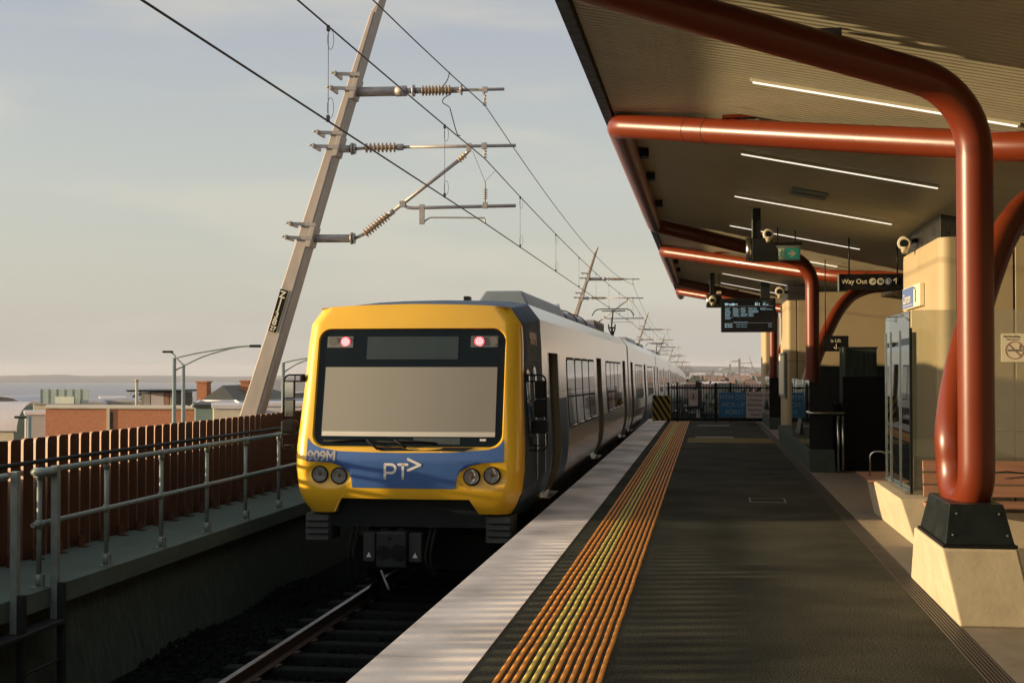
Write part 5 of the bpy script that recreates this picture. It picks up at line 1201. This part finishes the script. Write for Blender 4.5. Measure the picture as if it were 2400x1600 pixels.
# person beyond the gate: skinned figure seen from the left, standing
def person():
    root = thing('person', 'person in a dark hooded coat and pale trousers standing beyond the gate', 'person', (-.42, 55.5, -.28))
    g = -.28
    me = bpy.data.meshes.new('body'); J = {'pel': (0, 0, .92), 'sp': (0, 0, 1.1), 'ch': (-.01, 0, 1.32), 'nk': (-.02, 0, 1.47), 'hd': (-.04, 0, 1.60), 'top': (-.03, 0, 1.70),
        'hl': (0, -.09, .88), 'kl': (-.03, -.10, .48), 'al': (.02, -.10, .09), 'fl': (-.13, -.10, .04), 'hr': (0, .09, .88), 'kr': (.03, .10, .48), 'ar': (.08, .10, .09), 'fr': (-.06, .10, .04),
        'sl': (-.01, -.17, 1.38), 'el': (.03, -.22, 1.10), 'wl': (-.10, -.20, .90), 'ml': (-.16, -.19, .86), 'sr': (-.01, .17, 1.38), 'er': (.03, .22, 1.10), 'wr': (-.10, .20, .90), 'mr': (-.16, .19, .86)}
    rad = {'pel': .15, 'sp': .13, 'ch': .15, 'nk': .06, 'hd': .095, 'top': .07, 'hl': .09, 'kl': .065, 'al': .04, 'fl': .035, 'hr': .09, 'kr': .065, 'ar': .04, 'fr': .035, 'sl': .07, 'el': .05, 'wl': .033, 'ml': .03, 'sr': .07, 'er': .05, 'wr': .033, 'mr': .03}
    names = list(J); ed = [('pel', 'sp'), ('sp', 'ch'), ('ch', 'nk'), ('nk', 'hd'), ('hd', 'top'), ('pel', 'hl'), ('hl', 'kl'), ('kl', 'al'), ('al', 'fl'), ('pel', 'hr'), ('hr', 'kr'), ('kr', 'ar'), ('ar', 'fr'), ('ch', 'sl'), ('sl', 'el'), ('el', 'wl'), ('wl', 'ml'), ('ch', 'sr'), ('sr', 'er'), ('er', 'wr'), ('wr', 'mr')]
    me.from_pydata([J[n] for n in names], [(names.index(a), names.index(b)) for a, b in ed], [])
    o = bpy.data.objects.new('body', me); sc.collection.objects.link(o)
    sk = o.modifiers.new('skin', 'SKIN'); su = o.modifiers.new('sub', 'SUBSURF'); su.levels = su.render_levels = 1
    for i, n_ in enumerate(names): me.skin_vertices[0].data[i].radius = (rad[n_], rad[n_]); me.skin_vertices[0].data[i].use_root = (n_ == 'pel')
    bpy.context.view_layer.update(); m2 = bpy.data.meshes.new_from_object(o.evaluated_get(bpy.context.evaluated_depsgraph_get())); bpy.data.objects.remove(o)
    m2.materials.clear(); m2.materials.append(skinm); m2.materials.append(trous)
    for p in m2.polygons: p.use_smooth = True; p.material_index = 1 if p.center.z < .92 and p.center.z > .09 and abs(p.center.y) < .17 else 0
    b = bpy.data.objects.new('body', m2); sc.collection.objects.link(b); b.parent = root
    X0, Y0 = -.42, 55.5
    def R_(lst, ys=1.25): return lst
    cm = MB(); cm.smooth = True; rows = [(.62, .24, .22), (.8, .22, .21), (1.0, .20, .20), (1.2, .21, .23), (1.38, .19, .24), (1.46, .12, .14)]
    P = [[(X0-.01+rx*math.cos(k*math.pi/8), Y0+ry*math.sin(k*math.pi/8), g+z) for k in range(16)] for z, rx, ry in rows]
    for a, b2 in zip(P, P[1:]): cm.ring(a, b2, True)
    for s_ in (-1, 1): cm.tube([(X0-.01, Y0+s_*.18, g+1.38), (X0+.03, Y0+s_*.23, g+1.10), (X0-.08, Y0+s_*.21, g+.94)], 0, 10, rads=[.085, .07, .055])
    cm.build('coat', coatm, root)
    hm = MB(); hm.smooth = True; rows = [(1.44, .14, .13, .01), (1.52, .15, .13, .03), (1.62, .15, .125, .02), (1.70, .125, .11, .01), (1.75, .05, .05, 0)]
    P = [[(X0+dx+rx*math.cos(R(-118+k*236/15)), Y0+ry*math.sin(R(-118+k*236/15)), g+z) for k in range(16)] for z, rx, ry, dx in rows]
    for a, b2 in zip(P, P[1:]): hm.ring(a, b2)
    hm.build('hood', coatm, root)
    return root
person()
# ------------------------------------------------------------------ surroundings, left
def at(px, py, Y):
    """point at distance Y for a bearing given in photo pixels (used only while laying out the far town)"""
    th, p = YAW, PITCH
    F = Vector((-math.sin(th)*math.cos(p), math.cos(th)*math.cos(p), math.sin(p))); Rr = Vector((math.cos(th), math.sin(th), 0)); U = Rr.cross(F)
    d = F+Rr*((px-1200)/3150)-U*((py-800)/3150); return Vector((0, 0, 2))+d*(Y/d.y)
GR = -9.4
def block(name, label, cat, px0, px1, py, Y, depth, mat, roof=None, group='buildings beyond the fence', wins=0, over=.08):
    a, b = at(px0, py, Y), at(px1, py, Y); t = thing(name, label, cat, ((a.x+b.x)/2, Y+depth/2, GR), group)
    zt = a.z; k_ = (a.x+b.x)/2/Y; depth = min(depth, 5)
    def pp(x, y, z): return (x+k_*(y-Y)*1.06, y, z)
    def slabp(x0, x1, y0, y1, z0, z1): return MB().hexa([pp(x0, y0, z0), pp(x1, y0, z0), pp(x1, y1, z0), pp(x0, y1, z0)], [pp(x0, y0, z1), pp(x1, y0, z1), pp(x1, y1, z1), pp(x0, y1, z1)])
    bevel(slabp(a.x, b.x, Y, Y+depth, GR-1, zt).build('walls', mat, t), .03)
    if roof: slabp(a.x-over, b.x+over, Y-over, Y+depth+over, zt+.01, zt+.22).build('roof', roof, t)
    if wins:
        w = (b.x-a.x)/wins
        for k in range(wins):
            f = box('window', white_t, t, a.x+k*w+.25*w, a.x+k*w+.75*w, Y-.04, Y-.01, zt-1.7, zt-.7)
            box('pane', glassd, f, a.x+k*w+.29*w, a.x+k*w+.71*w, Y-.05, Y-.041, zt-1.62, zt-.78)
    return t
bw = thing('brick_building', 'long windowless orange brick building beyond the fence', 'building', at(280, 957, 80)-Vector((0, 0, 6)), 'buildings beyond the fence')
a, b = at(107, 957, 80), at(457, 957, 80)
kb = (a.x+b.x)/2/80*1.1
MB().hexa([(a.x, 80, GR-1), (b.x, 80, GR-1), (b.x+kb*5, 85, GR-1), (a.x+kb*5, 85, GR-1)], [(a.x, 80, a.z), (b.x, 80, a.z), (b.x+kb*5, 85, a.z), (a.x+kb*5, 85, a.z)]).build('wall', brickm, bw)
MB().hexa([(a.x-.05, 79.9, a.z+.005), (b.x+.05, 79.9, a.z+.005), (b.x+kb*5, 85, a.z+.005), (a.x+kb*5, 85, a.z+.005)], [(a.x-.05, 79.9, a.z+.1), (b.x+.05, 79.9, a.z+.1), (b.x+kb*5, 85, a.z+.1), (a.x+kb*5, 85, a.z+.1)]).build('capping', wallbeige, bw)
p0 = at(250, 957, 79.7); box('pilaster', wallbeige, bw, p0.x-.1, p0.x+.1, 79.9, 79.99, GR-1, a.z); box('downpipe', dark, bw, p0.x+.15, p0.x+.27, 79.93, 79.99, GR-1, a.z-.2)
box('side_wall', dark, bw, b.x+.01, b.x+.22, 80.02, 80.2, GR-1, a.z-.05)
# curved roof hall
def arch_roof(name, label, px0, px1, py_top, py_eave, Y, depth, mat, endm):
    a, b = at(px0, py_eave, Y), at(px1, py_eave, Y); zt = at(px0, py_top, Y).z; t = thing(name, label, 'building', ((a.x+b.x)/2, Y, GR), 'buildings beyond the fence')
    cx_ = (a.x+b.x)/2; rx = (b.x-a.x)/2; rz = zt-a.z; mb = MB(); mb.smooth = True
    P = [(cx_+rx*math.cos(R(q)), a.z+rz*math.sin(R(q))) for q in range(0, 181, 9)]
    mb.ring([(x, Y-.4, z) for x, z in P], [(x, Y+depth, z) for x, z in P]); mb.ring([(x, Y-.4, z) for x, z in P], [(cx_+(x-cx_)*.97, Y-.4, a.z+(z-a.z)*.95) for x, z in P]); mb.build('curved_roof', mat, t, fixn=False)
    mb = MB(); mb.add([(x, Y, z) for x, z in P]+[(a.x, Y, GR-1), (b.x, Y, GR-1)], [tuple(range(len(P)))+(len(P), len(P)+1)]); mb.add([(x, Y+depth, z) for x, z in P]+[(a.x, Y+depth, GR-1), (b.x, Y+depth, GR-1)], [tuple(range(len(P)))+(len(P), len(P)+1)]); mb.build('end_wall', endm, t, fixn=False)
    for xs in (a.x, b.x): box('side_wall', endm, t, xs-.1, xs+.1, Y, Y+depth, GR-1, a.z)
    return t
# hall seen from its side: barrel running left-right, sloping down to the right
hl = thing('curved_hall', 'white building with a broad curved metal roof at the far left', 'building', at(20, 1000, 100)+Vector((0, 0, -6)), 'buildings beyond the fence')
xl, xr = at(-220, 1019, 100).x, at(39, 1019, 100).x; mb = MB(); mb.smooth = True
P = [(100+2.8*(1-math.cos(R(q))), -3.0+2.25*math.sin(R(q))) for q in range(0, 151, 10)]
mb.ring([(xl, y, z) for y, z in P], [(xr, y, z) for y, z in P]); mb.ring([(xr, y, z) for y, z in P], [(xr-.3, y+.15, z-.3) for y, z in P]); mb.build('curved_roof', roofwhite, hl, fixn=False)
mb = MB(); mb.add([(xr-.25, y, z) for y, z in P]+[(xr-.25, P[-1][0], GR-1), (xr-.25, 100, GR-1)], [tuple(range(len(P)+2))]); mb.build('gable_wall', tealm, hl, fixn=False)
box('front_wall', wallbeige, hl, xl, xr-.3, 100.2, 102, GR-1, -3.0)
arch_roof('arched_shed', 'low pale arched shed roof behind the glass screens', 160, 215, 936, 953, 96, 9, roofwhite, wallbeige)
arch_roof('arched_shed', 'pale vaulted roof at the far left edge behind the curved hall', -60, 60, 928, 950, 110, 12, roofwhite, wallgrey)
gs = thing('rooftop_screens', 'tall pale green glass wind screens on a flat roof', 'screen', at(150, 945, 92), 'rooftop structures beyond the fence')
a, b = at(95.5, 945, 92), at(208, 912.7, 92)
nS = 6
for k in range(nS):
    xa = a.x+(b.x-a.x)*k/nS; MB().box(xa+.03, xa+(b.x-a.x)/nS-.03, 92, 92.04, a.z, b.z).build('glass_pane', gscreen, gs)
    box('post', galv, gs, xa-.03, xa+.03, 91.97, 92.03, a.z-.2, b.z+.03)
c, d = at(129, 946, 91.6), at(173, 929, 91.6); box('bright_panel', gbright, gs, c.x, d.x, 91.6, 91.64, c.z, d.z)
block('flat_building', 'beige flat-roofed building under the green glass screens', 'building', 78, 240, 948, 93, 12, wallbeige, wallgrey, wins=5)
block('flat_building', 'long low cream flat roof between the screens and the kiosk', 'building', 212, 330, 944, 99, 10, wallbeige, wallgrey, wins=4)
block('flat_building', 'small upper storey box on the low cream roof', 'building', 236, 296, 937, 103, 6, wallbeige, roofwhite)
block('pale_shed', 'pale shed wall between the curved hall and the brick building', 'building', 60, 112, 972, 84, 3, wallgrey, roofwhite)
block('cream_building', 'cream flat building glimpsed between the kiosk and the chimneyed house', 'building', 418, 452, 931, 108, 8, wallbeige, roofwhite)
block('pale_shed', 'wide pale shed with white roof below the chimneyed house', 'building', 500, 585, 958, 72, 7, wallbeige, roofwhite)
block('pale_shed', 'white flat roof right of the nearest mast', 'building', 610, 712, 952, 80, 9, roofwhite, roofwhite)
block('cream_building', 'cream building half hidden behind the train mirror', 'building', 686, 730, 927, 105, 9, wallbeige, roofwhite, wins=2)
block('teal_wall_and_shade', 'teal wedge of shadow set as a solid block in front of the chimneyed house', 'building', 458, 505, 956, 76, 5, tealm, dark)  # a wedge of shadow, given a block and a dark colour
ks = thing('rooftop_kiosk', 'tall kiosk with a thin overhanging flat roof and slim flue', 'building', at(370, 950, 90), 'rooftop structures beyond the fence')
a, b = at(331, 919, 90), at(413, 960, 90)
for (q0, q1, mm) in ((331, 338, olive), (338, 352, wallgrey), (354, 384, roofwhite), (385, 396, timber), (398, 404, wallgrey), (406, 413, dark)):
    u0, u1 = at(q0, 919, 90).x, at(q1, 919, 90).x; box('wall_bay', mm, ks, u0, u1, 90, 93, GR-1, a.z)
u0, u1 = at(310, 917, 90).x, at(427, 917, 90).x; MB().hexa([(u0, 89.2, a.z+.05), (u1, 89.2, a.z+.05), (u1, 93.5, a.z+.05), (u0, 93.5, a.z+.05)], [(u0-.1, 89.1, a.z+.17), (u1+.1, 89.1, a.z+.17), (u1+.1, 93.6, a.z+.17), (u0-.1, 93.6, a.z+.17)]).build('flat_roof', dark, ks)
fl = at(327.5, 893, 89.5); MB().tube([(fl.x, 89.0, GR), (fl.x, 89.0, fl.z)], .10, 10).tube([(fl.x, 89.0, fl.z), (fl.x, 89.0, fl.z+.12)], .15, 10).build('flue', wallbeige, ks)
# chimneyed house with hipped roof
hs = thing('chimney_house', 'old house with a dark hipped roof and two orange brick chimneys', 'house', at(520, 960, 84), 'buildings beyond the fence')
e0, e1 = at(455, 950, 82), at(566, 950, 82); ap = at(522, 903, 85); r2 = at(575, 901, 92)
E0 = at(469.6, 939, 82); E1 = at(552, 939, 82)
mb = MB(); mb.add([E0, E1, (ap.x, 85, ap.z), (r2.x, 94, r2.z), (E0.x-1, 97, E0.z), (E1.x+2.2, 90, E1.z)], [(0, 1, 2), (1, 5, 3, 2), (0, 2, 3, 4)]); mb.build('hipped_roof', rooftile, hs, fixn=False)
mb = MB(); f0, f1 = at(448, 953, 80.5), at(568, 950, 80.5); mb.add([f0, E0, E1, f1, (f1.x+2, 90, f1.z), (E1.x+2.2, 90, E1.z)], [(1, 2, 3, 0), (2, 5, 4, 3)]); mb.build('verandah_roof', wallgrey, hs, fixn=False)
box('walls', wallbeige, hs, E0.x+.3, E1.x-.2, 82.6, 95, GR-1, E0.z-.1)
MB().tube([f0, E0], .09, 6).tube([E1, f1], .09, 6).tube([E0, E1], .07, 6).build('barge_board', white_t, hs)
for (q0, q1, qt, qb, YY) in ((461, 484, 893, 940, 84.5), (563.5, 583, 891, 940, 88)):
    c0, c1 = at(q0, qt, YY), at(q1, qb, YY); ch = box('chimney', brickm, hs, c0.x, c1.x, YY, YY+.8, c1.z-1, c0.z-.12); box('chimney_cap', brickm, ch, c0.x-.06, c1.x+.06, YY-.06, YY+.86, c0.z-.115, c0.z)
g2 = thing('gabled_house', 'small gabled house with white barge boards right of the mast', 'house', at(635, 948, 96), 'buildings beyond the fence')
a, b, c = at(614, 948, 96), at(650, 948, 96), at(637, 924, 96); mb = MB()
mb.add([a, b, c, (a.x, 104, a.z), (b.x, 104, b.z), (c.x, 104, c.z)], [(0, 2, 5, 3), (1, 4, 5, 2)]); mb.build('roof', rooftile, g2, fixn=False)
mb = MB(); mb.add([(a.x, 96.1, a.z), (b.x, 96.1, b.z), (c.x, 96.1, c.z), (a.x, 96.1, GR-1), (b.x, 96.1, GR-1)], [(0, 1, 2), (0, 3, 4, 1)]); mb.build('gable_wall', tealm, g2, fixn=False)
MB().tube([a, c], .07, 6).tube([c, b], .07, 6).build('barge_board', white_t, g2)
def lamp(label, px, py, Y, arms):
    p = at(px, py, Y); t = thing('street_lamp', label, 'street lamp', (p.x, Y, GR), 'street lamps beyond the fence')
    MB().tube([(p.x, Y, GR), (p.x, Y, p.z)], .1, 10, rads=[.13, .085]).build('pole', galv, t)
    for pl_ in arms:
        MB().tube(crom([at(x, y, Y) for x, y in pl_], 5), .035, 6).build('arm', galv, t)
        e = at(*pl_[-1], Y); bevel(MB().box(e.x-.3, e.x+.22, Y-.12, Y+.12, e.z-.06, e.z+.05).build('lamp_head', dark, t), .04)
lamp('street lamp with long double-braced arm reaching right toward the mast', 408.6, 838, 60, [[(410, 839), (460, 828), (520, 818), (560, 812), (600, 810)], [(410, 868), (470, 838), (520, 822), (560, 813), (600, 811)]])
lamp('street lamp with a short arm and head leaning left', 430, 853, 64, [[(430, 855), (415, 840), (405, 828), (395, 824)]])
lamp('street lamp with braced arm partly hidden behind the train', 664, 849, 66, [[(664, 850), (690, 844), (715, 840), (740, 838)], [(664, 873), (690, 856), (715, 845), (740, 839)]])
lamp('small dark street lamp in front of the curved hall', 69, 975, 56, [[(69, 975), (60, 975), (50, 977)]])
# ------------------------------------------------------------------ trees
def tree(label, x, y, zb, h, r, seed, n=420, group='trees beyond the line'):
    rg = random.Random(seed); t = thing('tree', label, 'tree', (x, y, zb), group)
    tr = MB().tube([(x, y, zb), (x+.1*h*.1, y, zb+h*.5)], 0, 7, rads=[h*.035, h*.018])
    for k in range(4):
        a = rg.uniform(0, 6.28); tr.tube([(x, y, zb+h*(.3+.06*k)), (x+math.cos(a)*r*.6, y+math.sin(a)*r*.6, zb+h*(.6+.05*k))], 0, 5, rads=[h*.014, h*.006])
    tr.build('trunk', barkm, t)
    vs = []; fs = []; cl_ = [(rg.gauss(0, r*.45), rg.gauss(0, r*.45), h*rg.uniform(.45, .95), r*rg.uniform(.25, .5)) for _ in range(11)]
    for k in range(n):
        cx_, cy_, cz_, cr_ = rg.choice(cl_); d = Vector((rg.gauss(0, 1), rg.gauss(0, 1), rg.gauss(0, .8))).normalized()*cr_*rg.uniform(.5, 1.1)
        p = Vector((x+cx_, y+cy_, zb+cz_))+d; s_ = h*.03*rg.uniform(.7, 1.6); u = Vector((rg.gauss(0, 1), rg.gauss(0, 1), rg.gauss(0, 1))).normalized(); w = u.orthogonal().normalized()
        b = len(vs); vs += [p-u*s_, p+w*s_*.7, p+u*s_, p-w*s_*.7]; fs.append((b, b+1, b+2, b+3))
    mb = MB(); mb.add(vs, fs); mb.build('crown', leafm, t, fixn=False)
    return t
rg = random.Random(11)
tree('dark rounded tree beside the flat roofs left of the kiosk', at(282, 944, 118).x, 118, GR, at(285, 928, 118).z-GR, 3.2, 2, group='trees beyond the fence')
tree('dark bushy tree close left of the kiosk', at(310, 944, 116).x, 116, GR, at(310, 931, 116).z-GR, 3.0, 3, group='trees beyond the fence')
for q_, (px_, py_, Y_, lb_) in enumerate(((188, 946, 125, 'low dark tree behind the green glass screens'), (440, 941, 122, 'small dark tree between the kiosk and the chimneyed house'), (607, 938, 118, 'dark tree crown just right of the nearest mast'), (675, 935, 124, 'dark tree beside the cream building by the train mirror'))):
    tree(lb_, at(px_, py_, Y_).x, Y_, GR, at(px_, py_, Y_).z-GR, 2.6, 40+q_, group='trees beyond the fence')
# distant town seen down the line
tones = [wallbeige, roofwhite, M('pink_render', (.42, .27, .22), .8, var=.1), M('white_render', (.6, .55, .48), .8, var=.05), M('dusty_brick', (.34, .19, .14), .8, var=.1)]
roofs = [M('terracotta_roof', (.28, .17, .13), .8, var=.15), rooftile, roofwhite, M('brown_roof', (.2, .12, .09), .8, var=.1)]
cn = ['beige', 'pale', 'pink', 'white', 'brick']; rn = ['terracotta', 'dark', 'white', 'brown']
k = 0
for (Y, n_, pyb, dpy) in ((150, 5, 903, 6), (230, 8, 898, 7), (340, 9, 892, 7), (520, 10, 886, 8), (800, 10, 880, 7)):
    for i in range(n_):
        px = 1606+(i+rg.uniform(.1, .8))*(186/n_); top_ = at(px, pyb-rg.uniform(0, dpy), Y); w = Y*.035*rg.uniform(.6, 1.3)*.45+3; h_ = top_.z
        ti, ri = rg.randrange(5), rg.randrange(4); zb = gz(top_.x, Y)-9.4
        place = {150: 'nearest row', 230: 'second row', 340: 'middle rows', 520: 'upper rows', 800: 'hilltop'}[Y]
        pos = ['at its left end', 'left of its middle', 'near its middle', 'right of its middle', 'at its right end'][min(4, int(5*i/n_))]
        t = thing('house', f'{cn[ti]} house with {rn[ri]} roof, {place} of the distant town, {pos}', 'house', (top_.x, Y, zb), 'houses of the distant town')
        d_ = w*.8; hh = 1.4+.004*Y
        box('walls', tones[ti], t, top_.x-w/2, top_.x+w/2, Y, Y+d_, zb, h_-hh)
        mb = MB(); mb.add([(top_.x-w/2-.3, Y-.3, h_-hh), (top_.x+w/2+.3, Y-.3, h_-hh), (top_.x+w/2+.3, Y+d_+.3, h_-hh), (top_.x-w/2-.3, Y+d_+.3, h_-hh), (top_.x-w*.28, Y+d_/2, h_), (top_.x+w*.28, Y+d_/2, h_)], [(0, 1, 5, 4), (1, 2, 5), (2, 3, 4, 5), (3, 0, 4)]); mb.build('roof', roofs[ri], t, fixn=False)
        if Y < 400:
            for q in (-.25, .2): box('window', glassd, t, top_.x+w*q, top_.x+w*(q+.12), Y-.06, Y-.01, h_-hh-1.6, h_-hh-.5)
k = 0
for (Y, n_, py, s_) in ((130, 6, 902, 2.2), (190, 8, 899, 2.6), (280, 9, 893, 3.4), (420, 9, 888, 4.5), (650, 9, 882, 6.5)):
    for i in range(n_):
        px = 1600+(i+rg.uniform(0, .9))*(190/n_); tp_ = at(px, py-rg.uniform(-3, 5), Y); zb = gz(tp_.x, Y)-9.4
        place = {130: 'just beyond the station', 190: 'in the near town', 280: 'in the middle town', 420: 'in the upper town', 650: 'near the skyline'}[Y]
        shape = rg.choice(['broad', 'rounded', 'ragged']); pos = ['far left', 'left', 'centre', 'right', 'far right'][min(4, int(5*i/n_))]
        tree(f'{shape} green tree {place}, {pos} of the gap', tp_.x, Y, zb, tp_.z-zb, s_, 100+k, 150); k += 1
# a low rise carrying the far town
mb = MB(); pts = []; n_ = 30
for j in range(n_+1):
    x = -260+1100*j/n_
    for (y, h) in ((900, 0), (1050, 8+2*math.sin(j*.8)), (1500, 17+3*math.sin(j*.5+1)), (2600, 34+4*math.sin(j*.37)), (3600, 0)): pts.append((x*(1+y/2500), y, gz(0, y)-9.4+h))
mb.smooth = True; mb.add(pts, [(j*5+i, j*5+i+1, (j+1)*5+i+1, (j+1)*5+i) for j in range(n_) for i in range(4)])
tag(mb.build('town_hill', hillm), kind='structure')
# line-side portals and posts on the right
def portal(label, Y, x0, x1, py, sub):
    zt = 2-(py-862)*Y/3150; t = thing('gantry', label, 'gantry', (x0, Y, zt-8), 'steel gantries down the line')
    for x in (x0, x1): MB().box(x-.12, x+.12, Y-.12, Y+.12, zt-9, zt+.1).build('post', steelp, t)
    MB().box(x0, x1, Y-.1, Y+.1, zt-.12, zt).build('beam', steelp, t)
    for q in sub: MB().tube([(x0+(x1-x0)*q, Y, zt), (x0+(x1-x0)*q, Y, zt-1.2)], .05, 5).build('drop_tube', steelp, t)
portal('wide steel gantry across the far tracks', 260, -4.4, 1.2, 869, (.3, .6)); portal('smaller gantry beyond the wide one', 330, -2.5, 6.4, 878, (.2, .5, .8))
for (px, py, Y, lb, arms) in ((1733, 840, 200, 'straight post with two cross arms right of the gap', ((-30, 846), (18, 860))), (1711, 853, 240, 'slim post with one cross arm left of the taller post', ((-26, 864),)), (1670, 867, 280, 'short post at the end of the wide gantry', ((-14, 869),))):
    p = at(px, py, Y); t = thing('line_post', lb, 'post', (p.x, Y, -8), 'straight posts down the line'); MB().box(p.x-.16, p.x+.16, Y-.16, Y+.16, -12, p.z).build('post', steelp, t)
    for dx, qy in arms: q = at(px+dx, qy, Y); MB().tube([(p.x, Y, q.z), (q.x, Y, q.z-.1)], .07, 6).build('cross_arm', steelp, t)
# ------------------------------------------------------------------ air
hz_ = MB().box(-6500, 6500, -900, 7000, -90, 16).build('haze', None or M('tmp', (0, 0, 0)))
hm = bpy.data.materials.new('haze_air'); hm.use_nodes = True; nt = hm.node_tree; nt.nodes.clear(); o = nt.nodes.new('ShaderNodeOutputMaterial'); v = nt.nodes.new('ShaderNodeVolumePrincipled')
v.inputs['Color'].default_value = (.80, .82, .90, 1); v.inputs['Density'].default_value = .00011; v.inputs['Anisotropy'].default_value = .0
nt.links.new(v.outputs[0], o.inputs['Volume']); hz_.data.materials.clear(); hz_.data.materials.append(hm); tag(hz_, 'thin warm haze in the air over land and sea', 'haze', kind='stuff')
